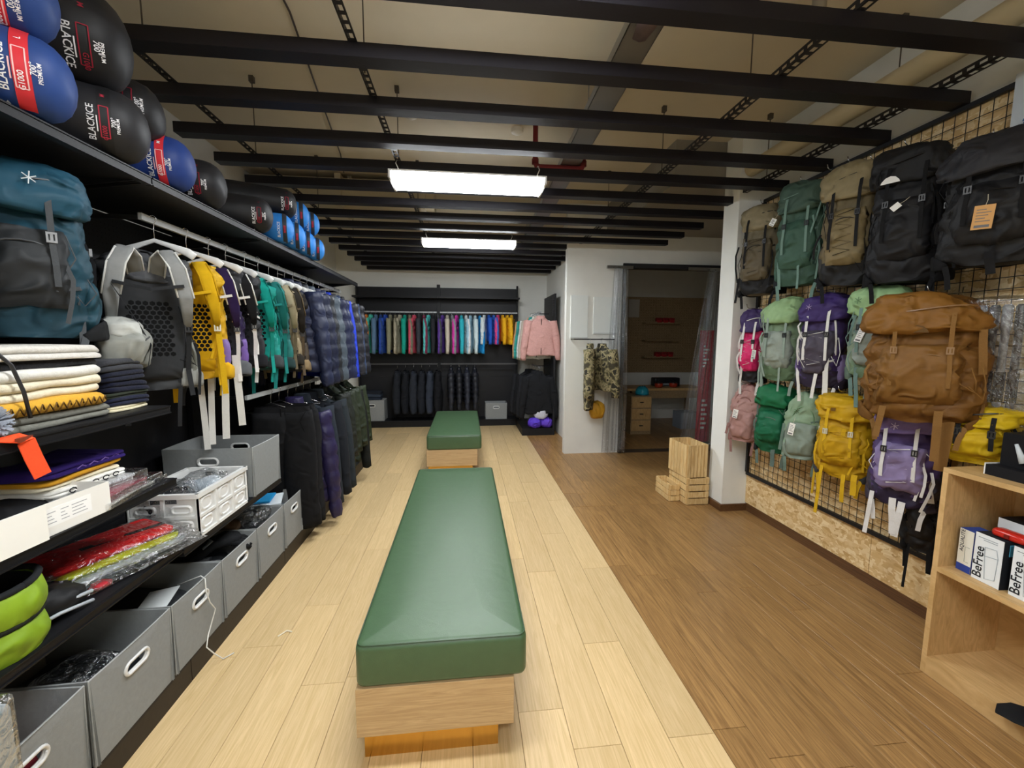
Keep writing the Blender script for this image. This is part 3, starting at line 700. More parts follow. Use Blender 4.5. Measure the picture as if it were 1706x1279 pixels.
# white folding crate
t = thing('folding_crate', 'white plastic folding crate with moulded panels', 'crate', (-1.44, 2.285, .645), 0)
W_, L_, H_ = .16, .225, .215   # half x, half y, height
CW = '#e2e2e0'
ob('floor_plate', MB().bb((-W_+.01, -L_+.01, 0), (W_-.01, L_-.01, .008)), 'plastic', t, CW)
def crate_wall(nm, axis, s):
    """framed wall: rails, posts and raised oval pads"""
    half = L_ if axis == 'X' else W_; n = 3 if axis == 'X' else 2; at = (W_ if axis == 'X' else L_)*s
    def pt(u, v, o): return (at-s*o, u, v) if axis == 'X' else (u, at-s*o, v)
    def bx(m, u0, u1, v0, v1, o0, o1): m.bb(pt(u0, v0, o0), pt(u1, v1, o1))
    m = MB(); slot = axis == 'Y'
    bx(m, -half+.012, half-.012, .0, H_-.05, .010, .014)          # thin sheet
    if slot: bx(m, -half+.012, -.06, H_-.05, H_-.02, .01, .014); bx(m, .06, half-.012, H_-.05, H_-.02, .01, .014)
    else: bx(m, -half+.012, half-.012, H_-.05, H_-.02, .01, .014)
    w = ob(nm, m, 'plastic', t, CW)
    m = MB(); bx(m, -half, half, H_-.022, H_, -.004, .016); bx(m, -half, half, 0, .014, 0, .012); bx(m, -half+.012, half-.012, .092, .106, .002, .012)
    for i in range(n+1):
        u = -half+2*half*i/n; bx(m, max(u-.007, -half), min(u+.007, half), .014, H_-.022, 0, .012)
    ob('frame', m, 'plastic', w, CW)
    for i in range(n):
        for r_, (v0, v1) in enumerate(((.022, .086), (.112, .185 if not slot else .160))):
            uc = -half+2*half*(i+.5)/n; hw = half/n*.62; m = MB()
            rg = [[pt(uc+a, (v0+v1)/2+b, o) for a, b, _ in rrect(-hw+ins, hw-ins, -(v1-v0)/2+ins, (v1-v0)/2-ins, .022, 0, 3)] for ins, o in ((0, .0105), (.006, .003), (.010, .003), (.015, .007))]
            if s < 0: rg = [r2[::-1] for r2 in rg]
            if axis == 'Y': rg = [r2[::-1] for r2 in rg]
            m.loft(rg, True, True); ob('moulded_pad', m, 'plastic', w, CW)
for ax, s, nm in (('X', 1, 'front_wall'), ('X', -1, 'rear_wall'), ('Y', -1, 'end_wall'), ('Y', 1, 'end_wall')): crate_wall(nm, ax, s)
for k, (x, y, c, lab) in enumerate(((-1.47, 2.17, '#20242a', 'dark packet in clear plastic standing up in the white crate'), (-1.42, 2.33, '#aab4bc', 'pale packet in clear plastic inside the white crate'))):
    t = thing('packed_cloth', lab, 'packet', (x, y, .655), .3)
    ob('cloth', blob(MB(), (0, 0, .10), (.1, .1-.02*k, .095), .6, 16, 10, .015, 12, k), 'fabric', t, c, True)
    ob('plastic_bag', blob(MB(), (0, 0, .118), (.115, .115-.02*k, .115), .6, 18, 10, .025, 14, k+4), 'film', t)
# tall pale plastic sleeve at the very left edge
t = thing('plastic_sleeve', 'tall pale translucent plastic sleeve at the left picture edge', 'packaging', (-1.125, 1.04, 0))
m = MB(); rbox(m, (-.07, -.05, .002), (.02, .012, .72), .015, .02); m.wr(.006, 9, 2)
ob('core', m, 'felt', t, '#aab2b4', True)
m = MB(); rbox(m, (-.078, -.055, 0), (.026, .018, .74), .015, .02); m.wr(.01, 12, 3); m.v = [(a, b, max(c_, 0)) for a, b, c_ in m.v]
ob('sleeve', m, 'film', t)
# ================================================================== STUFF SACKS ON THE TOP SHELF
def stuff_sack(label, x_end, y, z0, L, R, color, band=None, prints=(), flip=False, a0=200, tilt=0., seed=0, squash=.94, gather='#16161a', texture='sackcloth', group='sleeping bag sacks on the top shelf', yaw=0.):
    """round sack lying with its axis along +x; x_end is the world x of its rounded end"""
    t = thing('stuff_sack', label, 'sleeping bag', (x_end-L*cos(yaw), y-L*sin(yaw), z0), 0, group, (0, 0, yaw))
    nose = min(.5, R*.8/L)
    def rad(s):
        if s < .12: return R*(.30+.70*(s/.12)**.6)
        g = nose; f = max(0, (s-1+g)/g); return R*(1-f**2.5)**.5 if f < 1 else 0
    def S(x, a, lift=0.):
        s = max(0, min(1, x/L)); r = rad(s)+lift
        r *= 1+.018*noise.noise(Vector((s*4, cos(a)*2, sin(a)*2+seed*3)))+.012*noise.noise(Vector((s*9, cos(a)*5, sin(a)*5+seed)))
        zc = R*squash
        z = zc+r*sin(a)*squash
        if z < .004: z = .004+lift
        return (x, r*cos(a), z)
    seg, n = 34, 26; rings = []
    for i in range(n+1):
        s = i/n; s = s if s < 1-nose else 1-nose+nose*(1-(1-(s-1+nose)/nose)**1.7)
        rings.append([S(s*L*.999, 2*pi*j/seg) for j in range(seg)])
    b = ob('sack', MB().loft(rings), texture, t, color, True)
    ob('gathered_neck', MB().lathe([(R*.28, .0), (R*.16, -.02), (R*.24, -.05), (R*.05, -.055)], (0, 0, R*squash), 14, 'X'), 'nylon', t, color, True)
    ob('cord_lock', MB().box((-.03, 0, R*squash-R*.2), (.02, .02, .03)), 'plastic', t, '#0c0c0e')
    if band:
        c, xa, xb = band; rg = []
        for i in range(5):
            x = xa+(xb-xa)*i/4; rg.append([S(x, 2*pi*j/48, .0018) for j in range(48)])
        ob('band', MB().loft(rg, True, False), 'sackcloth', t, c, True)
    for txt, c, x0, size, dang in prints:
        m = MB()
        v, f = text(txt, size) if not txt.startswith('#') else (None, None)
        if txt.startswith('#box'):     # outlined frame
            w, h, e = size; pr = [(-w, -h), (w, -h), (w, h), (-w, h)]; v = []; f = []
            for (ua, va), (ub, vb) in zip(pr, pr[1:]+pr[:1]):
                for q in range(8):
                    k = len(v)
                    for tt in (q/8, (q+1)/8):
                        u, w_ = ua+(ub-ua)*tt, va+(vb-va)*tt
                        nx, ny = (0, e) if abs(va-vb) < 1e-9 else (e, 0)
                        v += [(u-nx, w_-ny), (u+nx, w_+ny)]
                    f.append((k, k+1, k+3, k+2))
        if txt.startswith('#dia'):
            s = size; v = [(-s*.9, 0), (0, s*.45), (s*.9, 0), (0, -s*.45)]; f = [(0, 1, 2, 3)]
        if txt.startswith('#line'):
            w, h = size; v = []; f = []
            for q in range(9): v += [(-w+2*w*q/8, -h), (-w+2*w*q/8, h)]
            f = [(2*q, 2*q+2, 2*q+3, 2*q+1) for q in range(8)]
        pts = []
        for u, w_ in v:
            r_ = max(rad(x0/L), .05)
            a = radians(a0+dang)
            if flip: pts.append(S(x0+w_, a+u/r_, .003))
            else: pts.append(S(x0-w_, a-u/r_, .003))
        m.add(pts, f)
        ob('lettering' if not txt.startswith('#') else 'printed_mark', m, 'print', t, c)
    return t
W_TXT, R_TXT = '#e8e8ea', '#8c2232'
def prints(L, k=1., band=False, letter='L', red=R_TXT, num='G1000', x=.70):
    xb = L*x
    return [('BLACKICE', W_TXT, xb-.05*k, .05*k, 4), ('#dia', W_TXT, xb-.05*k, .02*k, 52), ('#line', W_TXT if not band else '#e8b8b8', xb-.022*k, (.05*k, .003*k), 4),
            ('#box', red if not band else '#f0c0c0', xb+.015*k, (.1*k, .022*k, .0016), 0), (num, '#f4f4f4' if band else red, xb+.015*k, .034*k, 16), (letter, W_TXT if band else red, xb+.015*k, .034*k, -42),
            ('700°', W_TXT, xb+.062*k, .034*k, -2), ('PREMIUM', W_TXT, xb+.084*k, .024*k, 2)]
NB, BKS, RED = '#24407c', '#1a1a1d', '#d3303a'
Zs = 2.262; LB = .5
Y_ = radians
stuff_sack('blue sleeping bag sack with red band lying on the shelf at far left', -1.22, 1.55, Zs, LB, .122, NB, (RED, LB*.77-.008, LB*.77+.028), prints(LB, .55, True, x=.77), False, 192, seed=1, yaw=Y_(36))
stuff_sack('blue sleeping bag sack with red band on top of another at far left', -1.23, 1.53, Zs+.215, LB, .128, NB, (RED, LB*.74-.008, LB*.74+.028), prints(LB, .6, True, x=.74), True, 222, seed=2, yaw=Y_(36))
stuff_sack('big black sleeping bag sack high in the upper row', -1.23, 1.82, Zs+.225, .55, .17, BKS, None, prints(.55, .62, False, 'M', x=.76), True, 212, seed=3, yaw=Y_(34))
stuff_sack('charcoal black sleeping bag sack with white print beside the blue one', -1.22, 1.86, Zs, .55, .13, '#232326', ('#1a1a1c', .41, .445), prints(.55, .52, False, 'M', '#a83040', x=.76), False, 196, seed=4, yaw=Y_(34))
stuff_sack('black sleeping bag sack half hidden behind the charcoal one', -1.27, 2.03, Zs+.15, .55, .125, BKS, None, prints(.55, .58, False, 'M', x=.82), False, 185, seed=5, yaw=Y_(22))
stuff_sack('blue sleeping bag sack with red band standing alone in mid shelf', -1.23, 2.15, Zs, .45, .12, '#20397a', (RED, .45*.74-.006, .45*.74+.024), prints(.45, .5, True, 'M', x=.74), False, 196, seed=6, yaw=Y_(22))
stuff_sack('black sleeping bag sack right of the mid shelf blue one', -1.24, 2.42, Zs, .48, .125, BKS, None, prints(.48, .5, False, 'M', x=.76), False, 192, seed=7, yaw=Y_(20))
stuff_sack('long black sleeping bag sack lying nearest the small blue sacks', -1.22, 2.90, Zs, .60, .115, BKS, None, prints(.60, .45, x=.86), False, 192, seed=8, yaw=Y_(24))
stuff_sack('long black sleeping bag sack stacked on top near the small blue sacks', -1.21, 3.27, Zs+.195, .62, .106, '#151518', None, prints(.62, .42, x=.88), False, 192, seed=9, yaw=Y_(24))
sb = '#2a7ccc'
pos = [('lowest and nearest of the small bright blue sacks', 3.17, 0, .105), ('second small bright blue sack along the shelf', 3.38, 0, .105), ('third small bright blue sack along the shelf', 3.6, 0, .1), ('farthest small bright blue sack on the shelf', 3.81, 0, .1), ('upper small bright blue sack nearest the black ones', 3.48, .185, .1), ('upper small bright blue sack farther along', 3.71, .18, .1)]
for k, (lab, y, dz, R) in enumerate(pos):
    stuff_sack(lab, -1.2, y, Zs+dz, .34, R, sb, ('#22252c', .272, .298), [('BLACKICE', W_TXT, .25, .024, 4), ('#line', R_TXT, .285, (.025, .006), 0)], False, 194, seed=20+k, yaw=radians(20), group='small blue sacks on the top shelf')

# ================================================================== GRID PANEL ON THE RIGHT WALL
XG = 2.6
gw = thing('grid_panel', 'black wire grid panel mounted over the strand board wall', 'grid panel', (XG, 1.7, 0))
gy0, gy1, gz0, gz1 = -.2, 3.5, .37, 2.81
q = .012
for nm, lo, hi in (('frame_bar', (-q, gy0-1.7, gz0-q), (q, gy1-1.7, gz0+q)), ('frame_bar', (-q, gy0-1.7, gz1-q), (q, gy1-1.7, gz1+q)), ('frame_bar', (-q, gy1-q-1.7, gz0+q), (q, gy1+q-1.7, gz1-q)), ('frame_bar', (-q, gy0-q-1.7, gz0+q), (q, gy0+q-1.7, gz1-q))):
    ob(nm, MB().bb(lo, hi), 'blackmetal', gw, '#1b1b1d')
vm_ = MB().tube([(0, 0, gz0), (0, 0, gz1)], .0022, 5, False).mesh('wire'); hm_ = MB().tube([(0, gy0-1.7, 0), (0, gy1-1.7, 0)], .0022, 5, False).mesh('wire')
y = gy1-.055
while y > gy0+.03:
    mk('wire', vm_, 'blackmetal', gw, '#241d16', (-.004, y-1.7, 0)); y -= .055
z = gz0+.055
while z < gz1-.03:
    mk('wire', hm_, 'blackmetal', gw, '#241d16', (0, 0, z)); z += .055

hk_me = MB().tube([(0, 0, .03), (-.008, 0, .03), (-.01, 0, 0), (-.03, 0, 0), (-.20, 0, .0), (-.215, 0, .012), (-.222, 0, .035)], .003, 6).mesh('display_hook', True)
def display_hook(x, y, z, label):
    tag(mk('display_hook', hk_me, 'chrome', None, None, (XG-.006, y, z)), label, 'hook', 'hooks on the grid panel')

# ================================================================== BACKPACKS
def dangles(t, lst, color, dy):
    for i, (x, y, z, l, w) in enumerate(lst):
        sw = .012*sin(i*2.3+x*9)
        ob('webbing_strap', MB().ribbon([(x, y, z), (x+sw*.3, y-.008, z-l*.3), (x+sw, y-.004, z-l*.65), (x+sw*1.5, y-.01+.004*i, z-l)], w, (1, .25*sin(i*3), 0), .003), 'webbing', t, color)
def buckle(t, c, color='#1a1a1c', s=1., rot=(0, 0, 0)):
    m = MB(); m.bb((-.015*s, -.004, -.02*s), (.015*s, .004, -.012*s)).bb((-.015*s, -.004, .012*s), (.015*s, .004, .02*s)).bb((-.015*s, -.004, -.012*s), (-.009*s, .004, .012*s)).bb((.009*s, -.004, -.012*s), (.015*s, .004, .012*s)).bb((-.004*s, -.003, -.012*s), (.004*s, .003, .012*s))
    return ob('buckle', m, 'plastic', t, color, False, c, rot)
def hang_tag(t, c, w=.035, h=.07, color='#eceae4', rot=.15, lines=True):
    o = ob('hang_tag', MB().bb((-w/2, -.0008, -h), (w/2, .0008, 0)), 'print', t, color, False, c, (0, rot, 0))
    ob('tag_string', MB().tube([(0, 0, -.006), (.004, .002, .02), (0, .01, .045)], .0012, 4), 'fabric', o, '#b9b2a0')
    if lines:
        m = MB()
        for i in range(5): m.bb((-w*.36, -.0015, -h*(.2+.12*i)), (w*(.1+.25*((i*5) % 3)/2), -.0009, -h*(.2+.12*i)+.003))
        m.bb((-w*.36, -.0015, -h*.93), (w*.36, -.0009, -h*.82))
        ob('tag_print', m, 'print', o, '#6c6c70')
def pack(label, c, z0, w, d, h, main, lid=None, pocket=None, base=None, strap='#202022', trim=None, rz=radians(-62), style='lid', tagc=None, cord=None, belt=None, dang=(), shoulder=None, logo=None, seed=1, group='backpacks on the mesh wall', buck='#1a1a1c', side=None, name='hiking_backpack', vert=True, harness=None, lean=0., wr=1.):
    t = thing(name, label, 'backpack', (c[0], c[1], z0), rz, group)
    rr = random.Random(seed); lid = lid or main; pocket = pocket or main; base = base or main; side = side or pocket; trim = trim or strap
    hb = h*(.86 if style in ('lid', 'dry') else .985); fy = -d/2
    def prof(u):  # (rx, ry, yc) of the body at height u
        if style in ('lid', 'dry'):
            rx = w/2*(.80+.20*sin(pi*min(1, u*.9+.12))**.7); ry = d/2*(.78+.22*sin(pi*(u*.8+.1)))
        else:
            e = 1 if u < .68 else sqrt(max(0, 1-((u-.68)/.33)**2.2)); rx = w/2*(.86+.14*sin(pi*u))*max(.12, e); ry = d/2*(1-.30*u)*max(.25, e**.5)
        return rx, ry
    rings = []; n = 34
    for i in range(n+1):
        u = i/n; rx, ry = prof(u); e = 1-.35*max(0, .06-u)/.06
        rings.append(ring((0, d/2-ry*1.0, hb*u), rx*e, ry*e, .62, 48))
    m = MB().loft(rings); m.wr(.016*wr, 8, seed, .011*wr, 0, (1, 1, 1.6)); m.v = [(x, min(y, d/2+.004), max(z, 0)) for x, y, z in m.v]
    body = ob('body', m, 'nylon', t, main, True)
    def front(u): rx, ry = prof(u); return d/2-2*ry
    # base compartment
    rings = [ring((0, d/2-prof(u)[1], hb*u), (prof(u)[0]+.008)*(1-.3*max(0, .05-u)/.05), prof(u)[1]+.008, .62, 48) for u in (0, .02, .05, .08, .11, .14, .17, .2, .215)]
    cb = sum((Vector(v) for v in m.v), Vector())/len(m.v); k0 = len(m.v)
    mb_ = MB().loft(rings, True, False); mb_.wr(.016*wr, 8, seed, .004, 0, (1, 1, 1.6)); ob('base_panel', mb_, 'nylon', t, base, True)
    # front pocket
    if style in ('lid', 'dry'):
        m = MB(); rg = []
        for i in range(13):
            u = i/12; zz = hb*(.2+.5*u); rx, ry = prof(.2+.5*u); e = max(.15, sin(pi*(u*.92+.04))**.45)
            rg.append(ring((rr.uniform(-.003, .003), front(.2+.5*u)+.005, zz), rx*.70*(.85+.15*e), .042*e+.012, .7, 24))
        m.loft(rg); m.wr(.014*wr, 10, seed+2, .011*wr); fp = ob('front_pocket', m, 'nylon', t, pocket, True)
        ob('pocket_zip', MB().tube([(w*.26*cos(a), front(.62)-.03-.012*sin(a), hb*(.55+.08*sin(a))) for a in [pi*k/8 for k in range(9)]], .003, 5), 'plastic', fp, trim)
    else:
        m = MB(); rg = []
        for i in range(13):
            u = i/12; zz = hb*(.08+.46*u); rx, ry = prof(.08+.46*u); e = max(.2, sin(pi*(u*.9+.05))**.4)
            rg.append(ring((0, front(.08+.46*u)+.006, zz), rx*.80*(.8+.2*e), .040*e+.01, .65, 24))
        m.loft(rg); m.wr(.009, 12, seed+2, .006); fp = ob('front_pocket', m, 'nylon', t, pocket, True)
        for s, zz, hh in ((.84, .70, .22), (.66, .60, .2)):
            pts = []
            for k in range(15):
                a = pi*k/14; u = zz+hh*sin(a); rx, ry = prof(min(u, .97)); x = cos(a)*w/2*s*.86
                yy = d/2-ry-ry*max(.0, 1-(abs(x)/max(rx, .02))**3)**.4 if abs(x) < rx else d/2-ry
                pts.append((x, yy-.006, hb*u))
            ob('zipper', MB().tube(pts, .0045, 5), 'plastic', t, trim)
        ob('zip_pull', MB().tube([(w*.3, front(.6)+.01, hb*.62), (w*.31, front(.6)-.012, hb*.57)], .003, 5), 'webbing', t, trim)
    # lid
    if style in ('lid', 'dry'):
        m = MB(); rg = []
        prf = ((0, .90), (.04, .99), (.25, 1.03), (.5, 1.02), (.7, .97), (.86, .84), (.96, .6), (1., .3))
        prf = [(prf[i][0]+(prf[i+1][0]-prf[i][0])*q_/3, prf[i][1]+(prf[i+1][1]-prf[i][1])*q_/3) for i in range(len(prf)-1) for q_ in range(3)]+[prf[-1]]
        sk = rr.uniform(-.12, .12)
        for u, s in prf:
            zz = h*.74+h*.26*u; r_ = ring((sk*w*.3*u, -.012*(1-u), zz), w/2*s*1.02, d/2*s*1.08+.012*(1-u), .66, 48, .18*(1-u))
            rg.append([(x, y, z+x*sk*u) for x, y, z in r_])
        m.loft(rg); m.wr(.026*wr, 5.5, seed+3, .017*wr); ld = ob('lid', m, 'nylon', t, lid, True)
        pts = [(w*.42*cos(a), -d*.60-.01+.05*(1-sin(a)), h*.875+.012*sin(a*2)) for a in [pi*k/10 for k in range(11)]]
        ob('lid_zip', MB().tube(pts, .0035, 5), 'plastic', ld, trim)
    # side pockets and compression straps
    for s in (-1, 1):
        m = MB(); rg = []
        for i in range(9):
            u = i/8; e = max(.25, sin(pi*(u*.8+.12))**.5); rg.append(ring((s*prof(.1+.3*u)[0]*.96, d*.08, hb*(.06+.34*u)), .03*e, d*.36*(.8+.2*e), .8, 16))
        m.loft(rg); m.wr(.007, 14, seed+4+s, .004); ob('side_pocket', m, 'nylon', t, side, True)
        for u in (.36, .62):
            rx, ry = prof(u); o_ = .008
            cs = ob('compression_strap', MB().ribbon([(s*rx*.45, front(u)-o_-(.03 if u < .6 and style in ('lid', 'dry') else 0), hb*u-.02), (s*rx*.82, front(u)+ry*.22-o_, hb*u-.006), (s*(rx+o_), d/2-ry, hb*u+.006), (s*(rx*.9+o_), d*.42, hb*u+.012)], .013, (0, 0, 1)), 'webbing', t, strap)
            if u > .5: buckle(cs, (s*(rx+o_+.004), d/2-ry, hb*u+.006), buck, .7, (0, 0, s*pi/2))
    # front closing straps from the lid
    if style in ('lid', 'dry') and vert:
        for s in (-1, 1):
            x = s*w*.24
            vs = ob('lid_strap', MB().ribbon([(x, -d*.62, h*.84), (x, -d*.66-.01, h*.76), (x, front(.6)-.05, hb*.62), (x*1.05, front(.45)-.055, hb*.48), (x*1.05, front(.4)-.05, hb*.34)], .016, (1, 0, 0)), 'webbing', t, strap)
            buckle(vs, (x, front(.6)-.052, hb*.66), buck, .85)
    if cord:
        m = MB(); f0 = .28; pts = []
        for i in range(6):
            for s in (-1, 1): pts.append((s*w*.17*(1 if i % 2 else .9), front(.45)-.05, hb*(f0+.075*i)+(.02 if s > 0 else 0)))
        m.tube(pts, .0025, 5); ob('elastic_cord', m, 'fabric', t, cord)
    # hip belt
    bc = belt or strap
    for s in (-1, 1):
        m = MB().pad([(s*w*.3, d*.5, hb*.1), (s*w*.52, d*.42, hb*.09), (s*w*.60, d*.12, hb*.06), (s*w*.52, -d*.2, hb*.03), (s*w*.42, -d*.34, hb*.0)], [.09, .085, .075, .06, .03], (0, 0, 1), .018, 10)
        m.wr(.006, 10, seed+s); hbelt = ob('hip_belt', m, 'fabric', t, bc, True)
        if style != 'dry': ob('belt_webbing', MB().ribbon([(s*w*.42, -d*.34, hb*.0), (s*w*.38, -d*.4, -.05), (s*w*.36, -d*.4, -.11)], .02, (1, .2, 0)), 'webbing', hbelt, strap)
    # shoulder straps (behind, against the wall)
    sc = shoulder or strap
    if not harness:
        for s in (-1, 1):
            m = MB().pad([(s*w*.12, d*.5, h*.8), (s*w*.22, d*.5+.035, h*.84), (s*w*.36, d*.5+.06, h*.7), (s*w*.48, d*.5+.05, h*.5), (s*w*.5, d*.5+.03, h*.3), (s*w*.44, d*.5+.01, h*.14)], [.05, .06, .06, .055, .03, .02], (1, .3, 0), .014, 10)
            ob('shoulder_strap', m, 'fabric', t, sc, True)
        ob('haul_loop', MB().ribbon([(-.03, d*.44, h*.86), (-.028, d*.5, h*.95), (-.012, d*.5, h*1.05), (.012, d*.5, h*1.05), (.028, d*.5, h*.95), (.03, d*.44, h*.86)], .016, (0, 1, .2)), 'webbing', t, strap)
    else:
        hc = harness
        rg = []
        for i in range(9):
            u = i/8; rg.append(ring((0, d*.5+.004, h*(.08+.74*u)), w*.40*(.8+.2*sin(pi*u)), .014, .5, 20))
        bp = ob('back_panel', MB().loft(rg), 'fabric', t, hc.get('panel', '#2a2b2d'), True)
        m = MB(); r0 = .011
        for a in range(-5, 6):
            for b in range(12):
                x, zz = a*.024+(.012 if b % 2 else 0), h*.2+b*.021+h*.06
                if abs(x) < w*.27 and zz < h*.76: m.add([(x+r0*cos(k*pi/3+pi/6), d*.5+.0185, zz+r0*sin(k*pi/3+pi/6)) for k in range(6)], [(5, 4, 3, 2, 1, 0)])
        o = ob('foam_cells', m, 'fabric', bp, '#0d0d0e'); o['kind'] = 'stuff'
        top = hc.get('top', h*.98)
        for s in (-1, 1):
            path = [(s*w*.1, d*.5, h*.78), (s*w*.14, d*.5+.05, h*.93), (s*w*.22, d*.5+.11, h*.97), (s*w*.32, d*.5+.14, h*.86), (s*w*.40, d*.5+.12, h*.66), (s*w*.42, d*.5+.07, h*.46)]
            st = ob('shoulder_strap', MB().pad(path, [.05, .06, .062, .062, .055, .03], (1, 0, 0), .018, 10), 'fabric', t, hc.get('strap', '#2e2f31'), True)
            for e in (-1, 1):
                ob('strap_edge', MB().tube([(p[0]+e*.029, p[1]+.006, p[2]) for p in path[:-1]], .004, 5), 'fabric', st, hc.get('edge', '#c9c9c6'), True)
            ob('strap_webbing', MB().ribbon([path[-1], (s*w*.42, d*.5+.04, h*.3), (s*w*.40, d*.5+.02, h*.14), (s*w*.42, d*.5+.05, h*-.05)], .02, (1, 0, 0)), 'webbing', st, strap)
            buckle(st, (s*w*.42, d*.5+.076, h*.45), buck, 1.)
        ob('sternum_strap', MB().ribbon([(-w*.38, d*.5+.145, h*.74), (0, d*.5+.17, h*.7), (w*.38, d*.5+.145, h*.74)], .014, (0, 0, 1)), 'webbing', t, strap)
        ob('haul_loop', MB().ribbon([(-.03, d*.5, h*.82), (-.028, d*.52, h*.95), (-.012, d*.52, top), (.012, d*.52, top), (.028, d*.52, h*.95), (.03, d*.5, h*.82)], .016, (0, 1, .2)), 'webbing', t, strap)
    # loose webbing ends and cords
    if style in ('lid', 'dry'):
        for q_ in range(9):
            s = rr.choice((-1, 1)); u = rr.uniform(.3, .92); rx, ry = prof(min(u, .9)); l = rr.uniform(.10, .26)*h/.6
            x_, y_ = s*rx*rr.uniform(.55, 1.0), front(min(u, .9))+ry*rr.uniform(-.3, .6)
            if harness: y_ = d/2+.03
            c_ = rr.uniform(-.03, .03)
            if q_ < 5: ob('loose_strap', MB().ribbon([(x_, y_, h*u), (x_+s*.014, y_-.012, h*u-l*.25), (x_+s*.012+c_*.5, y_-.016, h*u-l*.6), (x_+c_, y_-.006, h*u-l)], .012, (1, rr.uniform(-.6, .6), 0)), 'webbing', t, strap)
            else: ob('loose_cord', MB().tube([(x_, y_-.004, h*u), (x_+s*.02, y_-.02, h*u-l*.4), (x_-c_, y_-.022, h*u-l*.75), (x_-s*.03, y_-.012, h*u-l*.5)], .0022, 5), 'fabric', t, trim)
    if dang: dangles(t, [(x*w, y*d, zz*h, l, wd) for x, y, zz, l, wd in dang], strap, d)
    if tagc: hang_tag(t, (tagc[0]*w, front(.4)-.075, tagc[1]*h), *tagc[2:])
    if logo:
        m = MB(); kind, lx, lz, lc = logo; o = Vector((lx*w, front(min(.9, lz))-.058 if style in ('lid', 'dry') and lz < .75 else -d*.5-.05, lz*h))
        if kind == 'peak': m.add([o+Vector(p) for p in ((-.04, 0, 0), (.04, 0, 0), (.036, 0, .012), (.02, 0, .03), (.0, 0, .036), (-.02, 0, .03), (-.036, 0, .012))], [(0, 1, 2, 3, 4, 5, 6)])
        elif kind == 'dot': m.bb(o+Vector((-.012, -.002, -.01)), o+Vector((.012, .002, .01)))
        else:
            for a in range(6): m.tube([o, o+Vector((.018*cos(a*pi/3+.4), -.002, .02*sin(a*pi/3+.4)))], .0016, 4)
        ob('logo', m, 'print', t, lc)
    return t

PK = radians(-62)
def wall_pack(hook_label, label, c, z0, w, d, h, *a, **k):
    t = pack(label, c, z0, w, d, h, *a, **k)
    rz = k.get('rz', PK); lx, ly = 0, d*.5
    wx, wy = c[0]+cos(rz)*lx-sin(rz)*ly, c[1]+sin(rz)*lx+cos(rz)*ly
    display_hook(wx, wy, z0+h*1.05-.008, hook_label)
    return t
BG = '#18181a'
# top row, from the column towards the camera
wall_pack('wire hook of the small khaki pack', 'dusty khaki backpack with black base, top row next to the column', (2.39, 3.2), 1.97, .29, .18, .70, '#6a614c', '#8a7f64', '#5d5340', BG, BG, cord='#221f1a', belt=BG, seed=1, dang=((-.45, -.5, .2, .2, .018),), side='#3a352c')
wall_pack('wire hook of the dark green pack', 'dark forest green backpack in the top row with white tag', (2.39, 2.8), 2.0, .29, .18, .70, '#3f5a4c', '#41574c', '#3c5a4c', '#375244', '#6e8a80', cord=None, tagc=(-.42, .66, .035, .05, '#e6e8e4', .5), belt='#24282a', seed=2, dang=((.1, -.62, .26, .22, .014), (-.4, -.4, .3, .24, .02)))
wall_pack('wire hook of the larger khaki pack', 'khaki brown backpack with black strapwork and black pouch below', (2.40, 2.43), 1.95, .27, .18, .73, '#6b5f45', '#8a7d5e', '#7b6c4c', BG, BG, cord='#1c1a16', belt=BG, side='#2a2722', seed=3, dang=((.3, -.5, .5, .2, .015), (.4, -.3, .2, .2, .02)))
wall_pack('wire hook of the black pack with the round logo', 'black backpack with white half-round logo on its lid', (2.40, 2.08), 1.92, .30, .2, .71, '#17171a', '#141416', '#1a1a1d', '#19191c', '#0f0f11', belt='#161618', seed=4, logo=('peak', -.2, .72, '#e8e8e6'), tagc=(-.02, .55, .03, .04, '#e6e6e4', .9, False), dang=((.4, -.3, .2, .35, .018),))
bp5 = wall_pack('wire hook of the black pack with the paper tag', 'large black backpack with brown paper tag at the right edge', (2.38, 1.68), 1.95, .33, .22, .55, '#19191b', '#242428', '#1a1a1c', '#151517', '#101012', belt='#141416', seed=5, tagc=(-.05, .42, .062, .1, '#c99a62', .06), dang=((.35, -.2, .1, .22, .02), (.0, -.5, .08, .1, .03)), wr=1.3)
# middle row
wall_pack('wire hook of the pink and purple pack', 'small magenta and navy backpack beside the column, middle row', (2.44, 3.30), 1.25, .18, .13, .6, '#c41f5e', '#3a2a58', '#d42a68', '#1c1c20', '#d8d6d2', belt='#1c1c20', seed=6, side='#2a2a30', dang=((-.3, -.5, .3, .2, .018),), cord='#d8d4d0')
wall_pack('wire hook of the pale green pack', 'pale green backpack with rounded lid and grey pocket, middle row', (2.41, 2.94), 1.30, .26, .17, .6, '#6f8468', '#8fae7e', '#8f998f', '#5d7458', '#8b9b90', belt='#3a4440', seed=7, side='#6c7f70', dang=((.1, -.55, .4, .32, .014), (-.45, -.4, .3, .26, .018)), tagc=(-.5, .38, .03, .07, '#cfd4cc', .1))
wall_pack('wire hook of the purple pack with white straps', 'dark purple backpack with white straps crossing its front', (2.42, 2.59), 1.29, .25, .17, .62, '#3c2c58', '#3b2a63', '#4a4452', '#2c2438', '#dcdad6', belt='#2a2230', seed=8, shoulder='#1f1a28', cord='#e0deda', side='#7a6c9a', dang=((.25, -.62, .35, .3, .03), (-.45, -.4, .2, .18, .018), (.05, -.6, .2, .2, .02)), logo=('star', -.2, .86, '#b0a0c8'))
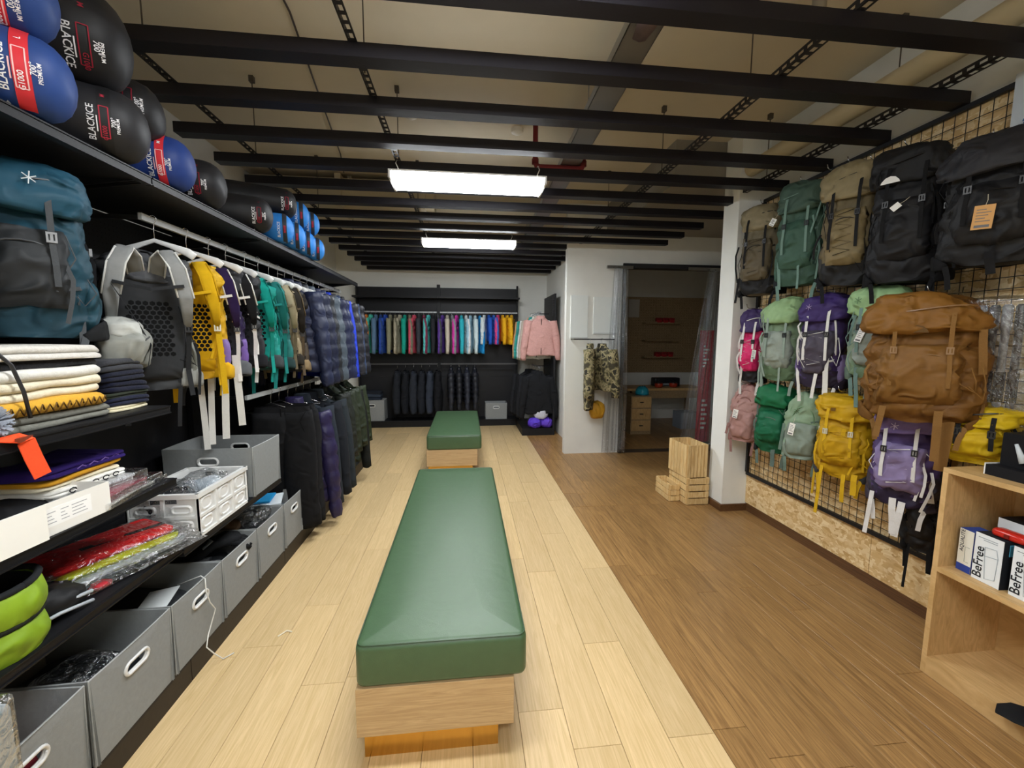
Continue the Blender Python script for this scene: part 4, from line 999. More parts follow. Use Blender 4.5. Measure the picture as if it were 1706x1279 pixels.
wall_pack('wire hook of the sage pack', 'sage green backpack with grey front and long white tag', (2.42, 2.21), 1.38, .24, .17, .53, '#7f8f7c', '#8fb07f', '#868f88', '#6d8468', '#6f8a84', belt='#5a6c60', seed=9, side='#7d8f78', tagc=(-.12, .56, .032, .085, '#f0f0ee', .3), dang=((.15, -.55, .3, .2, .014), (-.3, -.4, .12, .24, .02), (.0, -.4, .12, .22, .02)), logo=('star', -.3, .86, '#5c7a58'))
wall_pack('wire hook of the big brown pack', 'large caramel brown backpack standing out in the middle row', (2.30, 1.85), 1.2, .40, .30, .63, '#6f4a1c', '#7c531d', '#765122', '#69451c', '#7d5a2e', belt='#69471f', seed=10, side='#634119', wr=1.7, dang=((-.3, -.55, .12, .16, .026), (.2, -.6, .12, .24, .03), (.28, -.35, .06, .26, .045), (.47, -.5, .72, .2, .026)), buck='#8a6a48', logo=('peak', -.05, .70, '#5d4322'), rz=radians(-56))
# bottom row
wall_pack('wire hook of the dusty pink pack', 'dusty pink daypack with white tag, bottom row beside the column', (2.42, 3.31), .73, .235, .15, .49, '#a67f78', None, '#a47c75', '#98716a', '#8c6862', style='panel', tagc=(-.1, .58, .042, .075), belt='#9a6f68', trim='#8a5f58', seed=11, group='backpacks on the mesh wall', dang=((-.5, -.4, .3, .1, .02),))
wall_pack('wire hook of the emerald pack', 'emerald green backpack between the pink and sage daypacks', (2.42, 2.97), .73, .24, .16, .52, '#115a38', '#15663f', '#136040', '#0f5032', '#5d6e66', belt='#1a1c1c', seed=12, vert=False, dang=((.1, -.4, .06, .14, .03), (.4, -.2, .06, .16, .02)))
wall_pack('wire hook of the sage daypack', 'sage green daypack with white tag and rounded zipped front', (2.42, 2.68), .76, .235, .16, .475, '#839a7e', None, '#7f8c80', '#7f8d80', '#667a6e', style='panel', tagc=(-.12, .55, .035, .085), belt='#8fa494', trim='#6f8f6c', seed=13, logo=('star', -.05, .74, '#4e6a4a'), dang=((-.5, -.3, .5, .2, .02),))
wall_pack('wire hook of the yellow pack', 'bright yellow backpack with brown patches, bottom row', (2.41, 2.35), .74, .27, .19, .52, '#b88f10', '#be9512', '#ba9012', '#b0880c', '#cda41c', belt='#3a3a3c', shoulder='#6a6e72', seed=14, side='#b88c0a', dang=((-.3, -.55, .12, .32, .018), (.33, -.5, .08, .13, .03), (.48, -.1, .1, .12, .03), (-.5, -.2, .15, .24, .012), (.12, -.45, .05, .18, .022), (.1, -.68, .62, .2, .022)), buck='#c8c4b0', logo=('dot', -.12, .84, '#6a4c1a'), cord='#c9a01a', wr=1.3)
wall_pack('wire hook of the lilac pack', 'lilac and dark purple backpack with white curved piping', (2.42, 1.99), .70, .26, .19, .56, '#4b3a66', '#74639a', '#84769f', '#292038', '#d8d6d4', belt='#3a3440', seed=15, side='#3a3642', cord='#e6e4e0', dang=((-.4, -.5, .1, .25, .02), (-.05, -.55, .08, .2, .03), (.1, -.55, .06, .2, .03), (.4, -.3, .3, .12, .04)), logo=('star', -.1, .80, '#cfc4e4'), wr=1.2)
wall_pack('wire hook of the second yellow pack', 'yellow rolled dry pack with black strap above the pine shelf', (2.44, 1.69), 1.03, .22, .18, .27, '#c4a410', '#c8a814', '#c09e0e', '#b8960c', '#17171a', belt='#b8940a', seed=16, wr=1.5, dang=(), style='dry')
wall_pack('wire hook of the low black pack', 'slim black bag hanging low behind the pine shelf', (2.50, 1.93), .45, .13, .09, .52, '#19191b', '#161618', '#1a1a1c', '#141416', '#0e0e10', belt='#141416', seed=17, vert=False, dang=((-.3, -.4, .1, .28, .012), (.3, -.4, .2, .2, .02)))
# spare hooks
for i, (y, z) in enumerate(((1.62, 2.02), (1.66, 2.02), (1.70, 2.02), (1.95, 2.0), (2.32, 2.66), (2.62, 2.72))):
    display_hook(XG-.006, y, z, f'empty wire hook on the grid panel, {ordw[i]} from the camera side')
# clear tube pack of mats
t = thing('wrapped_poles', 'grey trekking poles wrapped in clear plastic at the right edge', 'packaging', (2.46, 1.68, 1.08), PK)
for k in range(4):
    p = ob('pole', MB().lathe([(.014, 0), (.014, .55), (.018, .555), (.018, .66), (.012, .67)], (-.06+.04*k, .01*(k % 2), .02), 12), 'plastic', t, ['#7b7d80', '#55575a', '#8f9194', '#2f3033'][k], True, sharp=40)
    ob('grip', MB().lathe([(.0185, .22), (.0185, .36)], (-.06+.04*k, .01*(k % 2), .02), 12), 'fabric', p, '#2a2a2c')
m = MB(); rbox(m, (-.11, -.05, 0), (.12, .06, .72), .02, .03, 3); m.wr(.014, 9, 4, .006); ob('plastic_bag', m, 'film', t)
# poster on the grid
t = thing('wall_poster', 'white poster with blue lettering on the grid at the right edge', 'poster', (XG-.016, 1.6, 2.45))
ob('sheet', MB().bb((-.002, -.25, 0), (.001, .22, .4)), 'print', t, '#c9d0d6')
m = MB()
for k, (y, z) in enumerate(((.16, .14), (.12, .06))):
    m.tube([(-.004, y+.03*cos(a), z+.02*sin(a)) for a in [pi+k_*.35 for k_ in range(8)]], .004, 5)
    m.tube([(-.004, y+.012*cos(a), z+.03+.012*sin(a)) for a in [k_*.7 for k_ in range(9)]], .003, 5)
ob('poster_print', m, 'print', t, '#46699a')
# ================================================================== HANGERS, JACKETS, TROUSERS
_hp = {}
def hanger(label, x, y, z, c='#e6e6e4', style='plastic', rz=0, w=.2, group='clothes hangers'):
    """hook bears on a rail whose top is at z"""
    t = thing('clothes_hanger', label, 'hanger', (x, y, z), rz, group)
    if style not in _hp:
        hk = [(0.012*cos(a), 0, -.004+.012*sin(a)) for a in [pi*k/6 for k in range(-1, 7)]]
        hook = MB().tube([(.0, 0, -.11), (.0, 0, -.06), (.004, 0, -.035), (.012, 0, -.018)]+[(.015*cos(a), 0, -.012+.0152*sin(a)) for a in [pi*k/7 for k in range(0, 8)]]+[(-.014, 0, -.022)], .0022, 6).mesh('hook', True)
        if style == 'plastic':
            arms = MB().pad([(-w, 0, -.185), (-w*.85, 0, -.165), (-w*.4, 0, -.135), (0, 0, -.112), (w*.4, 0, -.135), (w*.85, 0, -.165), (w, 0, -.185)], [.035, .04, .024, .02, .024, .04, .035], (0, 0, 1), .012, 8).mesh('arms', True)
        else:
            arms = MB().tube([(-w, 0, -.17), (0, 0, -.1), (w, 0, -.17), (w*.98, 0, -.178), (-w*.98, 0, -.178), (-w, 0, -.17)], .0022, 5).mesh('arms', True)
        _hp[style] = (hook, arms)
    hm, am = _hp[style]
    mk('hook', hm, 'chrome', t); mk('arms', am, 'plastic' if style == 'plastic' else 'chrome', t, c)
    return t
def jacket_parts(kind):
    L, W = {'puffer': (.66, .27), 'shell': (.74, .25), 'long': (.92, .26), 'fleece': (.68, .25)}[kind]
    puff = kind in ('puffer',) or kind == 'quilt'
    rings = []; n = 46 if puff else 26
    for i in range(n+1):
        u = i/n; z = -L+(L-.105)*u
        f = 1 if u < .78 else max(.26, 1-((u-.78)/.22)**1.4*.76)
        rx = W*(.98-.06*sin(pi*u*1.1))*f; ry = (.055+.012*sin(pi*u))*(1 if u < .85 else 1-(u-.85)/.15*.45)
        if puff:
            b = abs(sin(pi*(u*L)/.085)); k = .76+.34*b**.6; ry *= k*1.35; rx *= .94+.07*b**.6
        rings.append(ring((0, 0, z), rx, ry, .75, 30))
    m = MB().loft(rings); m.wr(.014 if not puff else .008, 6, len(kind), .010 if not puff else .005, 0, (1.6, 1.6, .8))
    body = m.mesh('body', True)
    sl = []
    for s in (-1, 1):
        path = []; rad = []; k = 40 if puff else 12; LS = .60
        for i in range(k+1):
            u = i/k; path.append((s*(W*.80+.085*sin(u*1.5)), -.012*sin(u*3), -.15-LS*u)); r = .072-.026*u
            if puff: r *= .86+.22*abs(sin(pi*u*LS/.085))**.6
            rad.append(r)
        m = MB().tube(path, rad, 14); m.wr(.010, 9, s+3, .006); sl.append(m.mesh('sleeve', True))
    rg = [ring((0, 0, z), rx, ry, .9, 20) for z, rx, ry in ((-.125, .085, .05), (-.10, .075, .048), (-.075, .07, .045), (-.065, .066, .04), (-.085, .058, .034), (-.12, .05, .03))]
    collar = MB().loft(rg, True, False).mesh('collar', True)
    m = MB().bb((-.005, -.0, -L+.02), (.005, .008, -.12)); v = []
    for x, y, z in m.v: v.append((x, y-.066-(.02 if puff else .0), z))
    m.v = v; zipm = m.mesh('zip')
    return body, sl, collar, zipm
_jk = {}
def jacket(label, x, y, z, c, kind='shell', rz=0, c2=None, group=None, mat=None, cat='jacket', sc=1., hood=False, thin=1.):
    if kind not in _jk: _jk[kind] = jacket_parts(kind)
    b, sl, co, zp = _jk[kind]
    t = thing('hanging_jacket', label, cat, (x, y, z), rz, group); t.scale = (1, thin, sc)
    mat = mat or ('down' if kind == 'puffer' else 'nylon' if kind in ('shell', 'long') else 'fabric')
    key = lambda me: me if me.materials and me.materials[0].name == mat else me
    for nm, me, cc in (('body', b, c), ('sleeve', sl[0], c2 or c), ('sleeve', sl[1], c2 or c), ('collar', co, c), ('zip', zp, '#1a1a1c')):
        o = mk(nm, me, mat, t, cc)
    return t
def trousers(label, x, y, z, c, rz=0, L=1.02, group=None, seed=0):
    t = thing('hanging_trousers', label, 'trousers', (x, y, z), rz, group)
    m = MB(); m.loft([ring((0, 0, -.13-.03*i), .19+.006*i, .035+.004*i, .7, 26) for i in range(3)], True, False)
    ob('waistband', m, 'fabric', t, c, True)
    for s in (-1, 1):
        rg = []
        for i in range(17):
            u = i/16; zz = -.18-(L-.18)*u
            rg.append(ring((s*(.085+.045*u), .01*sin(4*u+s), zz), .118-.012*u, .05+.018*sin(pi*u), .8, 20))
        m = MB().loft(rg[::-1]); m.wr(.014, 6, seed+s, .01, 0, (1.5, 1.5, .7)); ob('leg', m, 'fabric', t, c, True)
    for s in (-1, 1): ob('pocket_seam', MB().tube([(s*.17, -.045, -.17), (s*.13, -.056, -.24), (s*.16, -.056, -.32)], .0025, 4), 'fabric', t, '#0a0a0b')
    ob('fly', MB().bb((-.004, -.052, -.3), (.004, -.044, -.14)), 'fabric', t, '#0b0b0c')
    return t

# ------------------------------------------------ backpacks on the left rail
RX = -1.48; RZ = 2.17
LG = 'backpacks on the left rail'
# big teal pack hooked on the panel at the left edge
pack('large teal and black backpack hanging above the folded sweaters', (-1.52, 1.66), 1.60, .30, .23, .58, '#1a3f4e', '#1d475a', '#26282a', '#1b3b48', '#4a4d50', rz=radians(38), style='lid', belt='#1a1b1d', shoulder='#16171a', seed=31, group=LG, side='#193f4d', wr=.9, dang=((-.42, -.4, .62, .26, .018), (-.3, -.52, .14, .22, .016), (.4, -.3, .1, .2, .018)), logo=('star', .12, .88, '#dfe6ea'), buck='#8a8c8e')
tag(ob('panel_hook', MB().tube([(XBK+.005, 1.60, 2.2), (-1.7, 1.60, 2.2), (-1.6, 1.60, 2.195), (-1.59, 1.6, 2.21)], .004, 6), 'chrome', None, None, True), 'chrome hook holding the large teal backpack', 'hook')
# dark pack with pink pocket at very left
pack('black backpack with a hot pink pocket at the left picture edge', (-1.50, 1.20), 1.55, .28, .2, .52, '#1a1a1c', '#1d1d1f', '#e0287c', '#161618', '#2a2a2c', rz=radians(50), belt='#141416', seed=32, group=LG, side='#242426')
tag(ob('brown_roll', MB().lathe([(.02, 0), (.045, .01), (.05, .1), (.045, .18), (.02, .19)], (-1.45, 1.30, 1.93), 14), 'fabric', None, '#5a4c36', True), 'rolled brown cloth above the pack with the pink pocket', 'cloth')
tag(ob('drain_hose', MB().tube([(-1.38, 1.28, 1.60), (-1.335, 1.315, 1.585), (-1.31, 1.35, 1.52), (-1.305, 1.37, 1.44), (-1.3, 1.375, 1.36)], .0055, 6), 'plastic', None, '#232325', True), 'thin black hose hanging in front of the sweaters', 'hose')
# packs on hangers
def rail_pack(i, y, label, hlab, **k):
    h = k.pop('h', .58); top = k.pop('top', .06); dx = k.pop('dx', .0)
    hanger(hlab, RX+.02, y+(.05 if i == 0 else -.012), RZ, '#e8e8e6', 'plastic', 0, .17, 'white hangers on the upper left rail')
    pack(label, (RX+dx, y+.04), RZ-.13-h*.97-top, k.pop('w', .28), k.pop('d'), h, k.pop('main'), group=LG, seed=50+i, **k)
R0 = radians(205)
rail_pack(0, 2.14, 'grey and black backpack with honeycomb back panel facing out', 'white hanger holding the honeycomb-back pack', d=.22, h=.64, w=.31, dx=-0.03, main='#2c2d2f', lid='#404144', pocket='#8e8f8a', base='#2a2b2d', strap='#242527', rz=radians(218), belt='#8f908b', harness=dict(panel='#333436', strap='#8a8b8a', edge='#d6d6d2'), buck='#1a1a1c', dang=((.3, .55, .1, .22, .02), (-.3, .55, .12, .26, .016)), side='#77786f')
t = thing('waist_pouch', 'pale grey waist pouch hanging below the honeycomb-back pack', 'pouch', (-1.44, 1.93, 1.47), radians(35))
m = MB(); blob(m, (0, 0, .085), (.075, .095, .085), .62, 30, 18, .02, 9, 4, .012); ob('pouch', m, 'nylon', t, '#8e8f88', True)
m = MB(); blob(m, (0, -.005, .165), (.06, .075, .045), .6, 24, 12, .018, 12, 6, .012); ob('gathered_top', m, 'nylon', t, '#b9bab4', True)
ob('zip', MB().tube([(.07, -.07, .12), (.084, -.03, .135), (.086, .03, .135), (.072, .075, .12)], .0035, 5), 'plastic', t, '#2a2a2a')
ob('zip_pull', MB().tube([(.086, .02, .135), (.096, .024, .11), (.088, .03, .1), (.092, .018, .125)], .003, 5), 'webbing', t, '#3a3a3a')
ob('strap', MB().ribbon([(-.02, -.02, .35), (.05, -.02, .2), (.088, -.03, .1), (.07, -.035, .0)], .022, (0, 1, 0)), 'webbing', t, '#2a2b2d')
rail_pack(1, 2.43, 'yellow backpack with yellow webbing straps on the left rail', 'white hanger holding the yellow pack', d=.16, h=.62, w=.27, dx=0, main='#c99a12', lid='#d8aa18', pocket='#7a62a0', base='#b98c0c', strap='#d9ac14', rz=radians(205), belt='#cfa018', harness=dict(panel='#c7980f', strap='#dcae1a', edge='#c99a12'), buck='#d8d4c0', dang=((-.42, .9, .55, .42, .026), (.3, .9, .4, .36, .026), (.05, .9, .5, .3, .022)))
rail_pack(2, 2.62, 'dark purple and black backpack with long white webbing', 'white hanger holding the purple and white pack', d=.15, h=.62, w=.27, dx=0.0, main='#2a1c44', lid='#26262a', pocket='#6a4f94', base='#8468ac', strap='#dcdad4', rz=radians(205), belt='#5a5c60', harness=dict(panel='#232328', strap='#2b1d46', edge='#e6e6e2'), dang=((-.35, .8, .2, .42, .036), (-.15, .8, .15, .46, .036), (.3, .9, .2, .54, .03), (.1, .9, .18, .5, .03)))
rail_pack(3, 2.79, 'black backpack with white strap edges on the left rail', 'white hanger holding the black and white pack', d=.15, h=.58, w=.27, dx=0.02, main='#1d1d20', lid='#1b1b1e', pocket='#222226', base='#202024', strap='#e0deda', rz=radians(203), belt='#1b1b1f', harness=dict(panel='#1f1f22', strap='#1c1c1f', edge='#e4e4e0'), dang=((.4, .9, .12, .2, .03),))
rail_pack(4, 3.01, 'bright teal backpack on the left rail', 'white hanger holding the bright teal pack', d=.15, h=.60, w=.28, dx=0.02, main='#12897e', lid='#159488', pocket='#1a8c82', base='#4c5456', strap='#1a9a8e', rz=radians(203), belt='#3d4446', harness=dict(panel='#15857b', strap='#14988c', edge='#0f6c64'), dang=((.3, .9, .1, .2, .022),))
rail_pack(5, 3.19, 'dark teal backpack on the left rail', 'white hanger holding the dark teal pack', d=.15, h=.62, w=.28, dx=0.03, main='#1c5a58', lid='#1f6462', pocket='#1d6a66', base='#24403f', strap='#1e7f7a', rz=radians(203), belt='#263a3a', harness=dict(panel='#1d5552', strap='#1e6a66', edge='#2a8a84'), dang=((.3, .9, .2, .3, .022), (-.2, .9, .1, .2, .022)))
rail_pack(6, 3.35, 'sand coloured backpack on the left rail', 'white hanger holding the sand coloured pack', d=.15, h=.60, w=.27, dx=0.04, main='#7d6f55', lid='#9a8c70', pocket='#8a7c60', base='#3a342a', strap='#6a5e48', rz=radians(203), belt='#2c2822', harness=dict(panel='#6e624c', strap='#a3977c', edge='#5c523e'))
rail_pack(7, 3.5, 'black and brown backpack farthest on the left rail', 'white hanger holding the black and brown pack', d=.15, h=.66, w=.27, dx=0.04, main='#221f1c', lid='#2a2622', pocket='#4a4034', base='#1a1816', strap='#5a4c3a', rz=radians(203), belt='#8a7658', harness=dict(panel='#201d1a', strap='#2a2622', edge='#6e5f48'))
# ------------------------------------------------ down jackets on the upper left rail
UG = 'down jackets on the upper left rail'
ups = [('#1e2540', 'puffer', 'navy puffer jacket nearest on the upper left rail'), ('#1b2138', 'puffer', 'second navy puffer jacket on the upper left rail'), ('#23262c', 'puffer', 'black puffer jacket behind the navy ones'), ('#4a5560', 'puffer', 'slate grey puffer jacket on the upper left rail'), ('#1d2442', 'puffer', 'navy puffer jacket beyond the slate grey one'),
       ('#202a50', 'puffer', 'dark blue puffer jacket on the upper left rail'), ('#2440c8', 'shell', 'royal blue shell jacket on the upper left rail'), ('#2a2c34', 'puffer', 'charcoal puffer jacket behind the royal blue one'), ('#3a4a6a', 'shell', 'faded blue jacket near the rail end'), ('#1a1c24', 'puffer', 'black puffer jacket farthest on the upper left rail')]
y = 3.66
for i, (c, k, lab) in enumerate(ups):
    jacket(lab, RX+.0, y, RZ-.0, c, k, .12*sin(i*2), None, UG, sc=1.28 if k == 'puffer' else 1.3, thin=.85)
    hanger('hanger of the '+lab.split(' on the')[0].split(' behind')[0].split(' beyond')[0].split(' near ')[0].split(' farthest')[0]+f' on the left, {ordw[i]} down jacket hanger', RX, y, RZ, '#d8d8d4', 'plastic', 0, .17, 'hangers of the down jackets'); y += .16
# ------------------------------------------------ lower left rail
LZ = 1.215; DG = 'dark clothes on the lower left rail'
low = [('t', '#161618', 'black trousers nearest on the lower left rail'), ('t', '#1b1b1d', 'second pair of black trousers on the lower left rail'), ('puffer', '#262046', 'purple quilted jacket behind the black trousers'), ('fleece', '#2a3038', 'charcoal blue fleece jacket on the lower left rail'), ('fleece', '#1f2228', 'near-black fleece jacket on the lower left rail'),
       ('fleece', '#2b3136', 'dark grey fleece jacket on the lower left rail'), ('long', '#20241f', 'blackish green long coat on the lower left rail'), ('long', '#2a3124', 'dark olive long coat on the lower left rail'), ('long', '#2c3526', 'olive long coat farthest out on the lower left rail'), ('fleece', '#1c1e1c', 'black fleece jacket far along the lower left rail'), ('long', '#29321f', 'moss green coat at the far end of the lower left rail')]
y = 3.30
for i, (k, c, lab) in enumerate(low):
    hanger(f'thin wire hanger of the {lab.split(" on the")[0].split(" behind")[0].split(" farthest")[0].split(" far ")[0].split(" at the")[0].split(" nearest")[0]}, lower left rail', RX, y, LZ, '#c0c0c0', 'wire', 0, .2, 'wire hangers on the lower left rail')
    if k == 't': trousers(lab, RX+.08, y, LZ, c, .15 if i == 0 else -.1, 1.08, DG, i)
    else: jacket(lab, RX+.05, y, LZ, c, k, .2*sin(i*1.7), None, DG, sc={'long': 1.04, 'fleece': 1.42, 'puffer': 1.5}[k])
    y += .165 if i else .14

# ================================================================== BACK WALL SHELVING
for bi, (x0, x1, lab) in enumerate(((-1.98, -.5, 'black shelving against the back wall, left half'), (-.5, .98, 'black shelving against the back wall, right half'))):
    t = thing('shelving_bay', lab, 'shelving', (0, 7.6, 0), 0, 'black shelving against the back wall')
    for z0, z1 in ((.1, .9), (.902, 1.7), (1.702, 2.55)): ob('back_panel', MB().bb((x0+.002, .33, z0), (x1-.002, .345, z1)), 'blackmetal', t, '#1d1d20')
    for x in (x0, x1-.03): ob('upright', MB().bb((x, .27, 0), (x+.03, .33, 2.6)), 'blackmetal', t, BLK)
    b = ob('base', MB().bb((x0, .0, .1), (x1, .33, .12)), 'blackmetal', t, BLK); ob('plinth', MB().bb((x0, .01, 0), (x1, .03, .1)), 'blackmetal', b, '#141416')
    ob('shelf', MB().bb((x0+.002, .0, 2.33), (x1-.002, .33, 2.36)), 'blackmetal', t, BLK)
    for z in (2.1, 1.16): ob('hang_rail', MB().bb((x0+.03, .13, z-.025), (x1-.03, .146, z)), 'plastic', t, '#b0b2b4' if z > 2 else '#4a4a4c')
bk = [('#2f6ae0', 'royal blue'), ('#e0803a', 'orange'), ('#4fc7b0', 'mint green'), ('#5f7d9a', 'steel blue'), ('#24427e', 'navy blue'), ('#2c4fb0', 'cobalt'), ('#8c8a72', 'khaki grey'), ('#6f6a58', 'olive grey'), ('#b3ab95', 'sand'), ('#1fa08c', 'teal green'), ('#7e7a66', 'drab olive'), ('#d8546a', 'coral'), ('#3d3f46', 'charcoal'), ('#7a2d4a', 'burgundy'), ('#58c4c0', 'aqua'), ('#2c2d32', 'black'), ('#44464c', 'dark grey'), ('#5a3a92', 'violet'), ('#c9c2b0', 'cream'), ('#8a8d92', 'silver grey'),
      ('#d63aa6', 'magenta'), ('#35b8c8', 'cyan'), ('#e6e8ea', 'white'), ('#9fc4d8', 'pale blue'), ('#cfe0e4', 'ice blue'), ('#1f8fd0', 'sky blue'), ('#d9e4e6', 'frost white'), ('#2a5cc0', 'bright blue'), ('#3a6ac8', 'cornflower'), ('#e0488a', 'pink'), ('#f0b424', 'yellow'), ('#f4bc20', 'golden yellow'), ('#eab01c', 'amber yellow')]
x = -1.86
for i, (c, nm) in enumerate(bk):
    kd = 'shell' if i % 3 else 'fleece'
    jacket(f'{nm} jacket hanging sideways on the upper back rail', x, 7.745, 2.1, c, kd, pi/2+.2*sin(i*2.1), None, 'coloured jackets on the upper back rail', 'nylon', sc=1. if i < 26 else .78, thin=.62)
    hanger(f'hanger of the {nm} jacket on the back rail', x, 7.738, 2.1, '#e6e6e6', 'plastic', pi/2+.2*sin(i*2.1), .17, 'hangers on the upper back rail')
    x += .0845
bl2 = [('t', '#23262c', 'charcoal trousers, first from the left on the low back rail'), ('t', '#1b1d22', 'black trousers, second from the left on the low back rail'), ('t', '#2c3038', 'slate trousers, third from the left on the low back rail'), ('t', '#22252c', 'dark grey trousers, fourth from the left on the low back rail'), ('t', '#343a46', 'blue-grey trousers, fifth from the left on the low back rail'), ('t', '#1a1b1f', 'black trousers, sixth from the left on the low back rail'),
       ('j', '#24262e', 'dark quilted jacket left of centre on the low back rail'), ('j', '#1d1f26', 'black quilted jacket at the centre of the low back rail'), ('j', '#2a2d38', 'slate quilted jacket at the centre of the low back rail'), ('j', '#20222a', 'dark quilted jacket right of centre on the low back rail')]
for i, (k, c, lab) in enumerate(bl2):
    xx = -1.25+i*.145+(.1 if k == 'j' else 0)
    if k == 't': trousers(lab, xx, 7.745, 1.16, c, pi/2, .9, 'dark clothes on the low back rail', i+30)
    else: jacket(lab, xx, 7.745, 1.16, c, 'puffer', pi/2, None, 'dark clothes on the low back rail', sc=1.1, thin=.75)
    hanger('hanger of the '+lab, xx, 7.738, 1.16, '#b8b8b8', 'wire', pi/2, .2, 'hangers on the low back rail')
storage_bin('grey fabric bin under the jackets on the back wall, left', -1.0, -.57, .12, .38, 'X', 0, .3).location = (-1.70, 7.64, .12)
bpy.context.view_layer.update()
for o in [o for o in bpy.data.objects if o.get('label') == 'grey fabric bin under the jackets on the back wall, left']: o.rotation_euler = (0, 0, -pi/2); o.location = (-1.70, 7.92, .12)
o = storage_bin('grey fabric bin under the jackets on the back wall, right', -.2, .2, .12, .3, 'X', 0, .3); o.rotation_euler = (0, 0, -pi/2); o.location = (.55, 7.92, .12)
for k, (c, dz) in enumerate((('#2c3442', 0), ('#414c5c', .05), ('#262a33', .1))):
    folded('folded_trousers', ['slate folded trousers on the left back bin', 'blue-grey folded trousers on the left back bin', 'dark folded trousers topmost on the left back bin'][k], (-1.72, 7.76, .505+dz), (.26, .34, .048), c, 2, -pi/2, 'fabric', 'trousers', 'folded trousers at the back', 80+k)
# back right corner rack: black end panel, pink jacket to the front
t = thing('corner_rack', 'black rack in the back right corner with a slatted end panel', 'rack', (1.22, 6.75, 0))
ob('end_panel', MB().bb((.22, .0, 0), (.25, .9, 2.35)), 'blackmetal', t, '#1e1e21')
ob('base', MB().bb((-.3, .0, 0), (.22, .9, .12)), 'blackmetal', t, BLK)
ob('hang_rail', MB().bb((-.008, 0, 2.035), (.008, .9, 2.06)), 'plastic', t, '#9a9c9e'); ob('hang_rail', MB().bb((-.008, 0, 1.13), (.008, .9, 1.155)), 'plastic', t, '#4a4a4c')
for z in (2.047, 1.142): ob('rail_arm', MB().bb((0, .44, z-.008), (.22, .46, z+.008)), 'blackmetal', t, BLK)
for k in range(12): ob('slat', MB().box((.21, .05+.0*k, 2.0+.026*k), (.012, .1, .012)), 'blackmetal', t, '#3a3a3e')
cr = [('#c99a94', 'fleece', 'dusty pink jacket facing out on the corner rack', 0), ('#bcaea0', 'fleece', 'beige jacket behind the dusty pink one', -.02), ('#e4e2de', 'shell', 'white jacket on the corner rack', -.03), ('#2f9c94', 'shell', 'teal jacket on the corner rack', -.04), ('#4ab8b0', 'shell', 'aqua jacket on the corner rack', -.05), ('#e0b088', 'fleece', 'peach jacket on the corner rack', -.06)]
for i, (c, k, lab, dx) in enumerate(cr):
    jacket(lab, 1.22+dx, 6.78+i*.13, 2.06, c, k, 0, None, 'jackets on the corner rack', sc=1.05); hanger('hanger of the '+lab, 1.22+dx, 6.78+i*.13, 2.06, '#f0f0ee', 'plastic', 0, .17, 'hangers on the corner rack')
for i in range(4):
    lab = ['black jacket nearest on the lower corner rail', 'second black jacket on the lower corner rail', 'third black jacket on the lower corner rail', 'farthest black jacket on the lower corner rail'][i]
    jacket(lab, 1.2-.03*i, 6.8+i*.17, 1.155, ['#1c1d20', '#222327', '#191a1d', '#26272b'][i], 'fleece', .1*sin(i*2), None, 'black jackets on the lower corner rail', sc=1.15); hanger('hanger of the '+lab, 1.2-.03*i, 6.8+i*.17, 1.155, '#b8b8b8', 'wire', 0, .2, 'hangers on the lower corner rail')
for i, (x, y, z) in enumerate(((1.14, 6.82, .12), (1.34, 6.86, .12), (1.24, 6.83, .27))):
    tag(ob('packed_cloth', blob(MB(), (x, y, z+.085), (.11, .1, .085), .75, 18, 10, .02, 10, i, .008), 'nylon', None, ['#5a3cc8', '#6a48d0', '#c9c9d4'][i], True), ['violet stuffed bag on the corner rack floor, left', 'violet stuffed bag on the corner rack floor, right', 'pale stuffed bag on top of the violet ones'][i], 'bag')

# ================================================================== PARTITION, CURTAINS, WORKSHOP
for i, (x0, x1, z0, z1, lab) in enumerate(((1.42, 1.66, 1.62, 2.2, 'white blank board on the partition, left'), (1.74, 2.08, 1.68, 2.18, 'white blank board on the partition, right'))):
    t = thing('wall_board', lab, 'board', ((x0+x1)/2, 5.6, z0), 0, 'white boards on the partition')
    w = (x1-x0)/2; ob('panel', MB().bb((-w, -.014, 0), (w, 0, z1-z0)), 'print', t, '#dfe3e0'); ob('edge_strip', MB().bb((-w, -.02, 0), (w, -.014, .02)), 'plastic', t, '#c4c8c6')
def pvc(label, x0, x1, y, z0, z1, lean, n, seed):
    t = thing('strip_curtain', label, 'curtain', ((x0+x1)/2, y, z0), 0, 'clear plastic strip curtains')
    for k in range(n):
        m = MB(); u = (k+.5)/n; w = (x1-x0)/n*1.35; xb = x0+(x1-x0)*u-(x0+x1)/2; rows = 14; cols = 6; vs = []
        for a in range(rows+1):
            for b in range(cols+1):
                v = a/rows; q_ = b/cols-.5; zz = v*(z1-z0); sp = 1-.42*v
                x = xb*sp+q_*w*(1-.25*v)+lean*v; yy = .035*sin(q_*7+k*1.9+seed)+.02*sin(v*5+k)+.012*(k % 2)
                vs.append((x, yy, zz))
        m.add(vs, [(a*(cols+1)+b, a*(cols+1)+b+1, (a+1)*(cols+1)+b+1, (a+1)*(cols+1)+b) for a in range(rows) for b in range(cols)])
        ob('strip', m, 'pvc', t, None, True)
    ob('header_bar', MB().bb((min(x0, x0+lean)-(x0+x1)/2, -.02, z1-z0-.02), (max(x1, x1+lean)-(x0+x1)/2, .02, z1-z0+.02)), 'chrome', t)
pvc('clear plastic strip curtain gathered beside the column', 3.02, 3.62, 5.5, .03, 2.57, .17, 7, 1)
pvc('clear plastic strip curtain gathered at the partition edge', 1.88, 2.2, 5.5, .03, 2.57, .04, 4, 3)
t = thing('banner_stand', 'narrow red banner with white lettering behind the strip curtain', 'banner', (3.60, 5.9, 0))
